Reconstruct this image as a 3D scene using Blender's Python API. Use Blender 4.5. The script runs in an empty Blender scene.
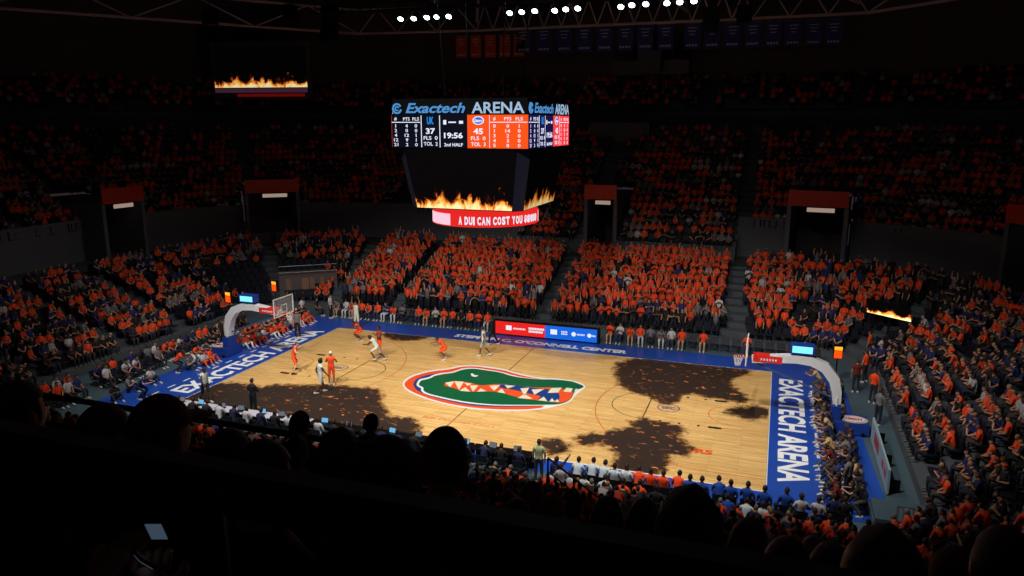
import bpy, math, random
import numpy as np
from math import sin, cos, pi, radians
from mathutils import Vector, Matrix
random.seed(7); np.random.seed(7)
S = bpy.context.scene; C = S.collection

# ------------------------------------------------------------------ camera, world, exposure
CAM = np.array([13.984, -36.163, 13.941]); YAW, PITCH, FPX = -.3396, .21506, 750.8
_f = np.array([sin(YAW)*cos(PITCH), cos(YAW)*cos(PITCH), -sin(PITCH)])
_r = np.cross(_f, [0, 0, 1]); _r /= np.linalg.norm(_r); _u = np.cross(_r, _f)
cd = bpy.data.cameras.new('camera'); cam = bpy.data.objects.new('camera', cd); C.objects.link(cam)
cd.sensor_width = 36; cd.lens = 36*FPX/1024; cd.clip_start = .05; cd.clip_end = 400
cam.matrix_world = Matrix([[_r[i], _u[i], -_f[i], CAM[i]] for i in range(3)]+[[0, 0, 0, 1]])
S.camera = cam
def un(u, v, z=None, y=None, x=None, D=None):          # the place in the hall seen at a point of the photograph
    d = _r*((u-512)/FPX)+_u*((288-v)/FPX)+_f
    t = D if D is not None else (z-CAM[2])/d[2] if z is not None else (y-CAM[1])/d[1] if y is not None else (x-CAM[0])/d[0]
    return CAM+t*d
def px(X):
    q = np.atleast_2d(X)-CAM
    return np.stack([512+FPX*(q@_r)/(q@_f), 288-FPX*(q@_u)/(q@_f), q@_f], 1)

W = bpy.data.worlds.new('world'); S.world = W; W.use_nodes = True
W.node_tree.nodes['Background'].inputs[0].default_value = (.9, .6, .75, 1)
W.node_tree.nodes['Background'].inputs[1].default_value = .025
S.view_settings.view_transform = 'Standard'; S.view_settings.look = 'None'
S.view_settings.gamma = 1; S.view_settings.use_curve_mapping = False; S.view_settings.exposure = 0
S.cycles.use_denoising = True; S.cycles.max_bounces = 5; S.cycles.diffuse_bounces = 3; S.cycles.sample_clamp_indirect = 3
# (x, y, z, aim x, aim y, cone degrees, blend, watts, colour) of the arena floods on the catwalks and the added wash spots
FLOODS = []
for x in (-11, -3.7, 3.7, 11):
    FLOODS.append((x, -14.5, 21, x*.95, .6, 76, .7, 15800, (1, .93, .83), 0))
for x, ax in ((-6, -20), (6, 19)):
    for y in (-6, 6):
        FLOODS.append((x, y, 21, ax, y*.6, 76, .9, 3000, (1, .93, .85), 0))
for x, ax, ay, wt in ((-1, 2, 24, 900), (8, 25, 18, 600), (-8, -31, 13, 600)):
    FLOODS.append((x, -8, 21.2, ax, ay, 84, 1.0, wt, (1, .9, .85), 5))  # wash spots added to brighten the upper stands

# ------------------------------------------------------------------ helpers
def lin(c):
    return tuple((v/12.92 if v <= .04045 else ((v+.055)/1.055)**2.4) for v in (a/255 for a in c))
MATS = {}
def mat(name, col=(128, 128, 128), rough=.6, metal=0, emit=0, noise=0, nscale=8, src=None, coat=0):
    if name in MATS: return MATS[name]
    m = bpy.data.materials.new(name); m.use_nodes = True; nt = m.node_tree; N = nt.nodes; L = nt.links
    b = N['Principled BSDF']; c = (*lin(col), 1)
    b.inputs['Base Color'].default_value = c; b.inputs['Roughness'].default_value = rough; b.inputs['Metallic'].default_value = metal
    b.inputs['Coat Weight'].default_value = coat
    out = None
    if src == 'object': o = N.new('ShaderNodeObjectInfo'); out = o.outputs['Color']
    if src == 'attr': o = N.new('ShaderNodeAttribute'); o.attribute_name = 'tint'; out = o.outputs['Color']
    if noise:
        t = N.new('ShaderNodeTexCoord'); n = N.new('ShaderNodeTexNoise'); n.inputs['Scale'].default_value = nscale; n.inputs['Detail'].default_value = 3
        L.new(t.outputs['Object'], n.inputs['Vector'])
        r = N.new('ShaderNodeMapRange'); r.inputs[3].default_value = 1-noise; r.inputs[4].default_value = 1+noise; L.new(n.outputs[0], r.inputs[0])
        x = N.new('ShaderNodeMix'); x.data_type = 'RGBA'; x.blend_type = 'MULTIPLY'; x.inputs[0].default_value = 1
        if out: L.new(out, x.inputs[6])
        else: x.inputs[6].default_value = c
        L.new(r.outputs[0], x.inputs[7]); out = x.outputs[2]
    if out: L.new(out, b.inputs['Base Color'])
    if emit:
        b.inputs['Base Color'].default_value = (.002, .002, .002, 1); b.inputs['Specular IOR Level'].default_value = 0
        b.inputs['Emission Color'].default_value = c; b.inputs['Emission Strength'].default_value = emit
    MATS[name] = m; return m
class MB:
    def __init__(s): s.v = []; s.f = []; s.m = []
    def add(s, vs, fs, m=0):
        o = len(s.v); s.v += [tuple(map(float, v)) for v in vs]; s.f += [tuple(i+o for i in f) for f in fs]; s.m += [m]*len(fs); return s
    def box(s, c, size, rz=0, m=0, M=None):
        vs = []
        for dx in (-.5, .5):
            for dy in (-.5, .5):
                for dz in (-.5, .5):
                    x, y = dx*size[0], dy*size[1]
                    p = Vector((c[0]+x*cos(rz)-y*sin(rz), c[1]+x*sin(rz)+y*cos(rz), c[2]+dz*size[2]))
                    vs.append(M @ p if M else p)
        return s.add(vs, [(0, 1, 3, 2), (4, 6, 7, 5), (0, 4, 5, 1), (2, 3, 7, 6), (0, 2, 6, 4), (1, 5, 7, 3)], m)
    def prism(s, poly, z0, z1, m=0):
        n = len(poly); vs = [(x, y, z0) for x, y in poly]+[(x, y, z1) for x, y in poly]
        return s.add(vs, [tuple(range(n))[::-1], tuple(range(n, 2*n))]+[(i, (i+1) % n, n+(i+1) % n, n+i) for i in range(n)], m)
    def flat(s, poly, z, m=0):
        return s.add([(x, y, z) for x, y in poly], [tuple(range(len(poly)))], m)
    def tube(s, pts, r, n=8, m=0, cap=True):
        pts = [Vector(p) for p in pts]; rs = r if hasattr(r, '__len__') else [r]*len(pts); vs = []; fs = []
        for i, p in enumerate(pts):
            t = (pts[min(i+1, len(pts)-1)]-pts[max(i-1, 0)]).normalized()
            a = Vector((0, 0, 1)) if abs(t.z) < .95 else Vector((1, 0, 0))
            e = t.cross(a).normalized(); g = e.cross(t)
            vs += [p+e*cos(2*pi*k/n)*rs[i]+g*sin(2*pi*k/n)*rs[i] for k in range(n)]
        for i in range(len(pts)-1):
            fs += [(i*n+k, i*n+(k+1) % n, (i+1)*n+(k+1) % n, (i+1)*n+k) for k in range(n)]
        if cap: fs += [tuple(range(n))[::-1], tuple((len(pts)-1)*n+k for k in range(n))]
        return s.add(vs, fs, m)
    def ball(s, c, r, n=12, k=8, m=0):
        r = r if hasattr(r, '__len__') else (r, r, r); vs = [(c[0], c[1], c[2]-r[2])]; fs = []
        for j in range(1, k):
            a = -pi/2+pi*j/k
            vs += [(c[0]+r[0]*cos(a)*cos(2*pi*i/n), c[1]+r[1]*cos(a)*sin(2*pi*i/n), c[2]+r[2]*sin(a)) for i in range(n)]
        vs.append((c[0], c[1], c[2]+r[2])); T = len(vs)-1
        for i in range(n):
            fs.append((0, 1+(i+1) % n, 1+i)); fs.append((T, 1+(k-2)*n+i, 1+(k-2)*n+(i+1) % n))
            for j in range(k-2):
                a = 1+j*n; fs.append((a+i, a+(i+1) % n, a+n+(i+1) % n, a+n+i))
        return s.add(vs, fs, m)
    def mesh(s, name, mats, smooth=False):
        me = bpy.data.meshes.new(name); me.from_pydata(s.v, [], s.f)
        for q in (mats if isinstance(mats, (list, tuple)) else [mats]): me.materials.append(q)
        me.polygons.foreach_set('material_index', s.m)
        if smooth: me.polygons.foreach_set('use_smooth', [True]*len(s.f))
        me.update(); return me
    def build(s, name, mats, parent=None, smooth=False):
        o = bpy.data.objects.new(name, s.mesh(name, mats, smooth)); C.objects.link(o)
        if parent: o.parent = parent
        return o
def tag(o, label=None, cat=None, group=None, kind=None):
    if label: o['label'] = label
    if cat: o['category'] = cat
    if group: o['group'] = group
    if kind: o['kind'] = kind
    return o
def empty(name, label, cat, loc=(0, 0, 0), rz=0, group=None):
    o = bpy.data.objects.new(name, None); C.objects.link(o); o.location = loc; o.rotation_euler = (0, 0, rz); o.empty_display_size = .2
    return tag(o, label, cat, group)
def struct(o): o['kind'] = 'structure'; return o
def copy_tree(o, parent=None):
    c = o.copy(); C.objects.link(c)
    if parent: c.parent = parent
    for ch in o.children: copy_tree(ch, c)
    return c
ORD = ['zeroth', 'first', 'second', 'third', 'fourth', 'fifth', 'sixth', 'seventh', 'eighth', 'ninth', 'tenth', 'eleventh', 'twelfth', 'thirteenth', 'fourteenth',
       'fifteenth', 'sixteenth', 'seventeenth', 'eighteenth', 'nineteenth', 'twentieth']
TENS = {2: 'twenty', 3: 'thirty', 4: 'forty', 5: 'fifty', 6: 'sixty', 7: 'seventy', 8: 'eighty', 9: 'ninety'}
def ordw(n):
    if n <= 20: return ORD[n]
    if n > 99: return 'far'
    return (TENS[n//10]+'-'+ORD[n % 10]) if n % 10 else TENS[n//10][:-1]+'ieth'
def text(s, m, parent, origin, xd, ud, width, height, bold=.0, shear=0, depth=.004, name='lettering', center=False):
    """Lettering fitted into a width x height box that starts at origin, runs along xd and stands along ud."""
    cu = bpy.data.curves.new(name, 'FONT'); cu.body = s; cu.size = 1; cu.offset = bold; cu.shear = shear; cu.extrude = .5; cu.resolution_u = 3
    t = bpy.data.objects.new(name, cu); C.objects.link(t); dg = bpy.context.evaluated_depsgraph_get(); dg.update()
    me = bpy.data.meshes.new_from_object(t.evaluated_get(dg)); bpy.data.objects.remove(t); bpy.data.curves.remove(cu)
    co = np.empty(len(me.vertices)*3, 'f'); me.vertices.foreach_get('co', co); co = co.reshape(-1, 3)
    lo, hi = co.min(0), co.max(0); q = (co-lo)/np.maximum(hi-lo, 1e-6)
    if center: width = min(width, 1.35*height*(hi[0]-lo[0])/max(hi[1]-lo[1], 1e-6))
    xd, ud = np.array(xd, float), np.array(ud, float); xd /= np.linalg.norm(xd); ud /= np.linalg.norm(ud); nd = np.cross(xd, ud)
    o0 = np.array(origin, float)-(xd*width/2+ud*height/2 if center else 0)
    P = o0+q[:, :1]*width*xd+q[:, 1:2]*height*ud+q[:, 2:3]*depth*nd
    me.vertices.foreach_set('co', P.astype('f').ravel()); me.name = name; me.materials.clear(); me.materials.append(m); me.update()
    o = bpy.data.objects.new(name, me); C.objects.link(o)
    if parent: o.parent = parent
    return o

# ------------------------------------------------------------------ materials
def wood_mat():
    m = bpy.data.materials.new('maple_boards'); m.use_nodes = True; N = m.node_tree.nodes; L = m.node_tree.links; b = N['Principled BSDF']
    t = N.new('ShaderNodeTexCoord'); br = N.new('ShaderNodeTexBrick'); br.offset = .5
    br.inputs['Color1'].default_value = (*lin((238, 198, 130)), 1); br.inputs['Color2'].default_value = (*lin((220, 174, 106)), 1)
    br.inputs['Mortar'].default_value = (*lin((150, 104, 60)), 1); br.inputs['Scale'].default_value = 1; br.inputs['Mortar Size'].default_value = .006
    br.inputs['Brick Width'].default_value = 2.4; br.inputs['Row Height'].default_value = .16; br.inputs['Bias'].default_value = -.1
    L.new(t.outputs['Object'], br.inputs['Vector'])
    mp = N.new('ShaderNodeMapping'); mp.inputs['Scale'].default_value = (.35, 5, 1); L.new(t.outputs['Object'], mp.inputs['Vector'])
    n = N.new('ShaderNodeTexNoise'); n.inputs['Scale'].default_value = 2.2; n.inputs['Detail'].default_value = 6; L.new(mp.outputs[0], n.inputs['Vector'])
    r = N.new('ShaderNodeMapRange'); r.inputs[1].default_value = .3; r.inputs[2].default_value = .7; r.inputs[3].default_value = .74; r.inputs[4].default_value = 1.18; L.new(n.outputs[0], r.inputs[0])
    x = N.new('ShaderNodeMix'); x.data_type = 'RGBA'; x.blend_type = 'MULTIPLY'; x.inputs[0].default_value = 1
    L.new(br.outputs[0], x.inputs[6]); L.new(r.outputs[0], x.inputs[7]); L.new(x.outputs[2], b.inputs['Base Color'])
    b.inputs['Roughness'].default_value = .33; b.inputs['Specular IOR Level'].default_value = .35
    return m
def projected_burn_mat():  # projector picture of burning, dark areas and glowing flecks put into base colour
    m = bpy.data.materials.new('projected_burn_paint'); m.use_nodes = True; N = m.node_tree.nodes; L = m.node_tree.links; b = N['Principled BSDF']
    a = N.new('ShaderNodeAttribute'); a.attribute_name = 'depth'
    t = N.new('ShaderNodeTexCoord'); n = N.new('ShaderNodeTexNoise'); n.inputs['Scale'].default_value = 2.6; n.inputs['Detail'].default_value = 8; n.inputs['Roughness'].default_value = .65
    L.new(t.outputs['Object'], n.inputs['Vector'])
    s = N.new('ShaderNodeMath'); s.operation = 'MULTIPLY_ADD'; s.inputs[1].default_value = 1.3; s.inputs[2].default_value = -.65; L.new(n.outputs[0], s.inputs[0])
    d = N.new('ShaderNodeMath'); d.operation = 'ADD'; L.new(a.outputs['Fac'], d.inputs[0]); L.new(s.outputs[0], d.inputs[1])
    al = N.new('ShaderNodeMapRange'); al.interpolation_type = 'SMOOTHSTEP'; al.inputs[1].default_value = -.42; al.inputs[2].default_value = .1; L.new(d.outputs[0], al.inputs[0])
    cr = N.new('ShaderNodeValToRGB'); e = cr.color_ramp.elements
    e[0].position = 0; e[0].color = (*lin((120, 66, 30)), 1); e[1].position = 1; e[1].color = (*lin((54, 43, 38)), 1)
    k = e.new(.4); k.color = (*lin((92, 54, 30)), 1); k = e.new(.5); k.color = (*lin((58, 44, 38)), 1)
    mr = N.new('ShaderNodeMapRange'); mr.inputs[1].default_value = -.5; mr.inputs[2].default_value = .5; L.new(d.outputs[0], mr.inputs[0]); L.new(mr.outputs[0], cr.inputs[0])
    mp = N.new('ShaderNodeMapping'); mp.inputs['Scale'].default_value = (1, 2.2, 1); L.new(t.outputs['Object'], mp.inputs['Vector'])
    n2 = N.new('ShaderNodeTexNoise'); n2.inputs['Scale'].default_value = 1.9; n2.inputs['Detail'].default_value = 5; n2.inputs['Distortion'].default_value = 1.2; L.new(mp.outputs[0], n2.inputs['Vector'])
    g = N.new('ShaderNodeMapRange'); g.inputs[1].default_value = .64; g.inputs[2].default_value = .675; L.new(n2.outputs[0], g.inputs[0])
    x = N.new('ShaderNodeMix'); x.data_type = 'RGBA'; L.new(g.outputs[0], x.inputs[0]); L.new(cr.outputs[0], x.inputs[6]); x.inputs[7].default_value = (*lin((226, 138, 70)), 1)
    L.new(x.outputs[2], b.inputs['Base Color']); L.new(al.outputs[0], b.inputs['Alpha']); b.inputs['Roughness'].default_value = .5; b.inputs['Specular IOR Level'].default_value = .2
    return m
def flame_mat(name, fx=7, top=.45, strength=1.3):
    """a video screen playing flames: black above, fire along its lower edge"""
    m = bpy.data.materials.new(name); m.use_nodes = True; N = m.node_tree.nodes; L = m.node_tree.links; b = N['Principled BSDF']
    t = N.new('ShaderNodeUVMap'); sx = N.new('ShaderNodeSeparateXYZ'); L.new(t.outputs[0], sx.inputs[0])
    mp = N.new('ShaderNodeMapping'); mp.inputs['Scale'].default_value = (fx, fx*.33, 1); L.new(t.outputs[0], mp.inputs['Vector'])
    n = N.new('ShaderNodeTexNoise'); n.inputs['Scale'].default_value = 1; n.inputs['Detail'].default_value = 6; n.inputs['Roughness'].default_value = .62; n.inputs['Distortion'].default_value = .9; L.new(mp.outputs[0], n.inputs['Vector'])
    mp2 = N.new('ShaderNodeMapping'); mp2.inputs['Scale'].default_value = (fx*.5, 0, 1); L.new(t.outputs[0], mp2.inputs['Vector'])
    n2 = N.new('ShaderNodeTexNoise'); n2.inputs['Scale'].default_value = 1; n2.inputs['Detail'].default_value = 3; L.new(mp2.outputs[0], n2.inputs['Vector'])
    h = N.new('ShaderNodeMapRange'); h.inputs[1].default_value = .35; h.inputs[2].default_value = .65; h.inputs[3].default_value = top*.2; h.inputs[4].default_value = top; L.new(n2.outputs[0], h.inputs[0])
    q = N.new('ShaderNodeMath'); q.operation = 'DIVIDE'; L.new(sx.outputs[1], q.inputs[0]); L.new(h.outputs[0], q.inputs[1])
    k = N.new('ShaderNodeMath'); k.operation = 'MULTIPLY_ADD'; k.inputs[1].default_value = 2.2; k.inputs[2].default_value = -.15; L.new(n.outputs[0], k.inputs[0])
    s = N.new('ShaderNodeMath'); s.operation = 'SUBTRACT'; L.new(k.outputs[0], s.inputs[0]); L.new(q.outputs[0], s.inputs[1])
    cr = N.new('ShaderNodeValToRGB'); e = cr.color_ramp.elements
    e[0].position = .22; e[0].color = (.0012, .0008, .001, 1); e[1].position = .92; e[1].color = (*lin((255, 236, 170)), 1)
    for p_, c_ in ((.36, (60, 18, 6)), (.5, (205, 92, 20)), (.7, (255, 178, 70))):
        w = e.new(p_); w.color = (*lin(c_), 1)
    L.new(s.outputs[0], cr.inputs[0]); b.inputs['Base Color'].default_value = (.001, .001, .001, 1); b.inputs['Roughness'].default_value = 1; b.inputs['Specular IOR Level'].default_value = 0
    L.new(cr.outputs[0], b.inputs['Emission Color']); b.inputs['Emission Strength'].default_value = strength
    return m
WOOD = wood_mat(); PROJECTED_BURN = projected_burn_mat()
BLUE = mat('apron_blue', (28, 76, 178), .38, noise=.08, nscale=2); WHITE = mat('white_paint', (232, 234, 238), .4); ORANGE = mat('orange_paint', (232, 84, 36), .4)
BLACKP = mat('black_paint', (38, 32, 30), .4); REDLINE = mat('arc_orange', (214, 110, 50), .4); GREEN = mat('logo_green', (10, 94, 58), .4, noise=.06, nscale=2)
NAVYP = mat('logo_blue', (24, 62, 128), .4); TEETH = mat('logo_cream', (226, 222, 196), .4)
CONC = mat('concrete_grey', (74, 80, 88), .8, noise=.15, nscale=1.5); CONC2 = mat('parapet_grey', (96, 98, 106), .8, noise=.1, nscale=1.2); DARKW = mat('dark_wall', (96, 84, 88), .85, noise=.1, nscale=.6)
DECK = mat('floor_teal_grey', (70, 92, 104), .55, noise=.1, nscale=2); STEEL = mat('grey_steel', (120, 122, 126), .4, .8); BLACKM = mat('black_metal', (16, 16, 18), .45, .5)
SEATM = mat('seat_navy', (20, 24, 40), .5, noise=.1); PAD = mat('pad_blue', (22, 60, 150), .5, noise=.05); HWHITE = mat('white_enamel', (222, 226, 232), .35); SIGNR = mat('sign_red_orange', (196, 56, 22), .6, noise=.1, nscale=3)
NAVYB = mat('banner_navy', (66, 80, 160), .8, noise=.1); ORB = mat('banner_orange', (236, 84, 40), .8, noise=.1); GREYT = mat('banner_grey', (220, 220, 235), .8)
CLOTH = mat('clothing', src='object', rough=.85, noise=.12, nscale=6); SKIN = mat('skin', src='object', rough=.55); HAIR = mat('hair', src='object', rough=.6, noise=.2, nscale=30)
EYE = mat('eye_dark', (24, 18, 16), .3); LIP = mat('lips', (140, 74, 66), .5); TINT = mat('crowd_tints', src='attr', rough=.8)
GLASS = mat('backboard_glass', (200, 220, 230), .05)
gb = GLASS.node_tree.nodes['Principled BSDF']; gb.inputs['Alpha'].default_value = .16
def em(name, c, s): return mat(name, c, .5, emit=s)
E_WHITE = em('led_white', (236, 240, 255), 1.0); E_ORANGE = em('led_orange', (255, 84, 22), 1.0); E_NAVY = em('led_navy', (8, 12, 34), .6); E_BLUE = em('led_blue', (40, 140, 230), 1.0)
E_LOGO = em('led_logo_blue', (84, 150, 214), .9); E_PALE = em('led_pale_blue', (176, 208, 240), .8); E_PINK = em('led_red', (255, 66, 70), 1.0); E_VIOLET = em('led_violet', (30, 24, 84), .8)
E_CYAN = em('led_cyan', (120, 220, 255), 1.5); E_AMBER = em('led_amber', (255, 160, 40), 1.6); E_SIGNAL = em('led_signal_orange', (255, 74, 14), 1.4)
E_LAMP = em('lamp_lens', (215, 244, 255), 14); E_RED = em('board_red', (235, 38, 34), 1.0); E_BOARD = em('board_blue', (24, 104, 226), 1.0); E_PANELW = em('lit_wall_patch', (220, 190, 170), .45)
E_SCR = em('laptop_screen', (120, 190, 236), .9); E_PHONE = em('phone_screen', (96, 116, 140), .33)

# ------------------------------------------------------------------ plan of the bowl
XR, XL, YB, R0 = 19.2, -21.8, 11.2, 4.0
_segs = [('L', (XR, -(YB-R0)), (0, 1), (1, 0), 2*(YB-R0)), ('A', (XR-R0, YB-R0), 0), ('L', (XR-R0, YB), (-1, 0), (0, 1), XR-XL-2*R0), ('A', (XL+R0, YB-R0), pi/2),
         ('L', (XL, YB-R0), (0, -1), (-1, 0), 2*(YB-R0)), ('A', (XL+R0, -(YB-R0)), pi), ('L', (XL+R0, -YB), (1, 0), (0, -1), XR-XL-2*R0), ('A', (XR-R0, -(YB-R0)), 3*pi/2)]
_len = [g[4] if g[0] == 'L' else R0*pi/2 for g in _segs]; SB = [0]
for l_ in _len: SB.append(SB[-1]+l_)
NAMES = ['end', 'corner', 'far', 'corner', 'end', 'corner', 'near', 'corner']
def P(s, d):
    s %= SB[-1]
    i = max(k for k in range(8) if SB[k] <= s+1e-9); g = _segs[i]; q = s-SB[i]
    if g[0] == 'L': return np.array([g[1][0]+g[2][0]*q+g[3][0]*d, g[1][1]+g[2][1]*q+g[3][1]*d]), np.array(g[3], float), i
    a = g[2]+q/R0; n = np.array([cos(a), sin(a)]); return np.array(g[1])+n*(R0+d), n, i
def s_far(x): return SB[2]+(XR-R0-x)
def speed(s, d): return 1 if _segs[P(s, 0)[2]][0] == 'L' else (R0+d)/R0
def nearw(s):
    i = P(s, 0)[2]
    return 1 if i == 6 else max(0, min(1, (s-SB[5])/_len[5])) if i == 5 else max(0, min(1, 1-(s-SB[7])/_len[7])) if i == 7 else 0
DL, TR = .8, .88
NL, NU = 10, 18
def zl(k): return .5+.33*k
def zu(k, s): w = nearw(s); return 4.6+.9*w+(.48-.012*w)*k
DU = 11.5
ZA = 3.65
TUN = [(s_far(.65), 1.35), (s_far(15.6), 2.1), (SB[3]+2.8, 2.3), (SB[3]+6.0, 1.9), (SB[1]+2.25, 2.1)]     # tunnel mouths: place along the bowl, half width
def in_tun(s, d, pad=0):
    for t, w in TUN:
        sp = speed(t, d)
        if abs(s-t)*sp < w+pad: return True
    return False
AISLES_F = [s_far(x) for x in (-12.3, -.7, 11.8)]
AISLES = AISLES_F+[SB[1]+3.1, SB[3]-.2, SB[3]+3.1, SB[4]-.2, SB[4]+5, SB[4]+10, SB[5]+1, SB[5]+4, 2.5, 7.8, 13.2, SB[6]+4, SB[6]+12, SB[6]+21, SB[6]+29, SB[7]+2, SB[7]+5]
def aisle(s, d, hw=.62):
    return any(abs(s-a)*speed(a, d) < hw for a in AISLES)
def skip(s):                 # how many lower rows of the upper tier give way to a parapet wall
    if nearw(s) > .5: return 0
    a, b = s_far(11.2), s_far(-6.5)
    return 0 if a < s < b else 3

# ------------------------------------------------------------------ floor, terraces, walls
fl = MB().prism([(-60, -60), (60, -60), (60, 60), (-60, 60)], -.3, -.03).build('floor', CONC); struct(fl)
d_ = MB()
ring = [P(s, .75)[0] for s in np.linspace(0, SB[-1], 80, endpoint=False)]
d_.prism([tuple(p) for p in ring], -.03, -.012); struct(d_.build('floor_deck', DECK))

def samples():
    ss = set()
    for i in range(8):
        n = 8 if _segs[i][0] == 'A' else max(2, int(_len[i]/1.6))
        for k in range(n): ss.add(round(SB[i]+_len[i]*k/n, 5))
    for t, w in TUN:
        sp = speed(t, 13); ss.add(round((t-w/sp) % SB[-1], 5)); ss.add(round((t+w/sp) % SB[-1], 5))
    for x in (11.2, -6.5): ss.add(round(s_far(x), 5)); ss.add(round(s_far(x)+.01, 5))
    return sorted(ss)
SS = samples(); SS.append(SB[-1])
lo_, up_, wal = MB(), MB(), MB()
def strip(mb, s0, s1, prof0, prof1=None):
    prof1 = prof1 or prof0
    a = [(*P(s0, d)[0], z) for d, z in prof0]; b = [(*P(s1-1e-6, d)[0], z) for d, z in prof1]; n = len(a)
    mb.add(a+b, [(i, n+i, n+i+1, i+1) for i in range(n-1)])
for s0, s1 in zip(SS[:-1], SS[1:]):
    pr = [(DL-.15, -.03), (DL-.15, .5)]
    for k in range(NL):
        d = DL+TR*k; pr += [(d+TR-.02, zl(k))]
        pr += [(d+TR, zl(k+1) if k < NL-1 else ZA)]
    pr += [(DU, ZA)]
    strip(lo_, s0, s1, pr)
    sm = (s0+s1)/2; tun = in_tun(sm, 13); k0 = 8 if tun else skip(sm)
    def uprof(s):
        q = []
        if not tun:
            zt = zu(k0, s)+(.75 if k0 else .25)
            q += [(DU+TR*k0, ZA), (DU+TR*k0, zt), (DU+TR*k0+.16, zt), (DU+TR*k0+.16, zu(k0, s))]
        for k in range(k0, NU): q += [(DU+TR*(k+1)-.01, zu(k, s)), (DU+TR*(k+1), zu(k+1, s) if k < NU-1 else zu(k, s)+.9)]
        q += [(DU+TR*NU+.2, zu(NU-1, s)+.9), (DU+TR*NU+.2, zu(NU-1, s)), (DU+TR*NU+2.6, zu(NU-1, s)), (DU+TR*NU+2.6, zu(NU-1, s)+2.4)]
        zb = 15.3+nearw(s)*1.2
        for k in range(6): q += [(DU+TR*NU+2.6+.85*k+.8, zb+.5*k), (DU+TR*NU+2.6+.85*(k+1), zb+.5*(k+1))]
        return q
    strip(up_, s0, s1, uprof(s0), uprof(s1-1e-6))
    if not tun and k0: strip(up_, s0, s1, [(DU, ZA), (DU+TR*k0, ZA)])
    DW = DU+TR*NU+2.6+5.1
    strip(wal, s0, s1, [(DW, 18.3), (DW, 27.5)])
struct(lo_.build('terrace_lower', CONC)); struct(up_.build('terrace_upper', CONC)); struct(wal.build('wall_bowl', DARKW))
DW = DU+TR*NU+7.7
struct(MB().prism([tuple(P(s, DW+1)[0]) for s in np.linspace(0, SB[-1], 64, endpoint=False)], 27.5, 27.9).build('ceiling', DARKW))

# parapet of the cross aisle shows paler concrete
pp = MB()
for s0, s1 in zip(SS[:-1], SS[1:]):
    sm = (s0+s1)/2
    if in_tun(sm, 13) or not skip(sm): continue
    d = DU+TR*3-.03
    strip(pp, s0, s1, [(d, ZA), (d, zu(3, s0)+.79), (d+.22, zu(3, s0)+.79)], [(d, ZA), (d, zu(3, s1-1e-6)+.79), (d+.22, zu(3, s1-1e-6)+.79)])
struct(pp.build('wall_parapet', CONC2))

# tunnel mouths
tun_names = ['between the two middle blocks of the far side', 'behind the shot clock of the far side', 'at the far corner by the big video board', 'behind the white-armed basket end', 'at the dark corner beyond the flame ribbon', '']
for (t, w), nm in zip(TUN, tun_names):
    p, n, i = P(t, DU+.1); rz = math.atan2(n[1], n[0])-pi/2
    w2 = w
    e = empty('tunnel_mouth', 'concrete tunnel mouth under a red sign, '+nm, 'tunnel', (p[0], p[1], ZA), rz, 'tunnel mouths into the bowl')
    Dp = 8*TR; H = zu(8, t)-ZA-.3
    [MB().box((sx*(w2-.15), Dp/2, H/2), (.3, Dp, H)).build('side_wall', CONC2, e) for sx in (-1, 1)]
    MB().box((0, Dp-.1, H/2), (2*w2-.6, .2, H)).build('back_wall', DARKW, e)
    MB().box((0, Dp/2, H+.06), (2*w2, Dp, .22)).build('roof_slab', CONC, e)
    MB().box((0, -.05, H+.5), (2*w2-.1, .1, 1.15)).build('sign_board', SIGNR, e)
    MB().box((.1*w2, .25, H-.35), (w2*.9, .08, .3)).build('glowing_soffit', E_PANELW, e)  # light falling on the tunnel soffit, given as a strip that glows itself

# roof steel: a ring and radial trusses
def truss(p0, p1, h, n, name, label, group):
    p0, p1 = Vector(p0), Vector(p1); e = empty(name, label, 'truss', p0, 0, group); q = p1-p0; up = Vector((0, 0, h)); st = MB(); 
    MB().tube([(0, 0, 0), q], .13, 6).build('bottom_chord', MATS['truss_paint'], e); MB().tube([up, q+up], .13, 6).build('top_chord', MATS['truss_paint'], e)
    for k in range(n):
        a, b = q*(k/n), q*((k+1)/n); st.tube([a, (a+b)/2+up], .07, 5); st.tube([(a+b)/2+up, b], .07, 5)
    st.build('web', MATS['truss_paint'], e)
mat('truss_paint', (205, 186, 190), .6)
RS = np.linspace(0, SB[-1], 24, endpoint=False)
dr = 22.0; zr = 22.6
for i, s in enumerate(RS):
    a, b = P(s, dr)[0], P(RS[(i+1) % 24], dr)[0]
    truss((*a, zr), (*b, zr), 2.2, 3, 'ring_truss', 'grey steel lattice truss forming the rim under the dark roof', 'ring trusses under the roof')
    if i % 2 == 0: truss((a[0]*.96, a[1]*.96, zr+.6), (a[0]*.2, a[1]*.2, 26), 1.2, 10, 'radial_truss', 'grey steel lattice truss running from the rim up to the roof centre', 'radial trusses under the roof')

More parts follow.
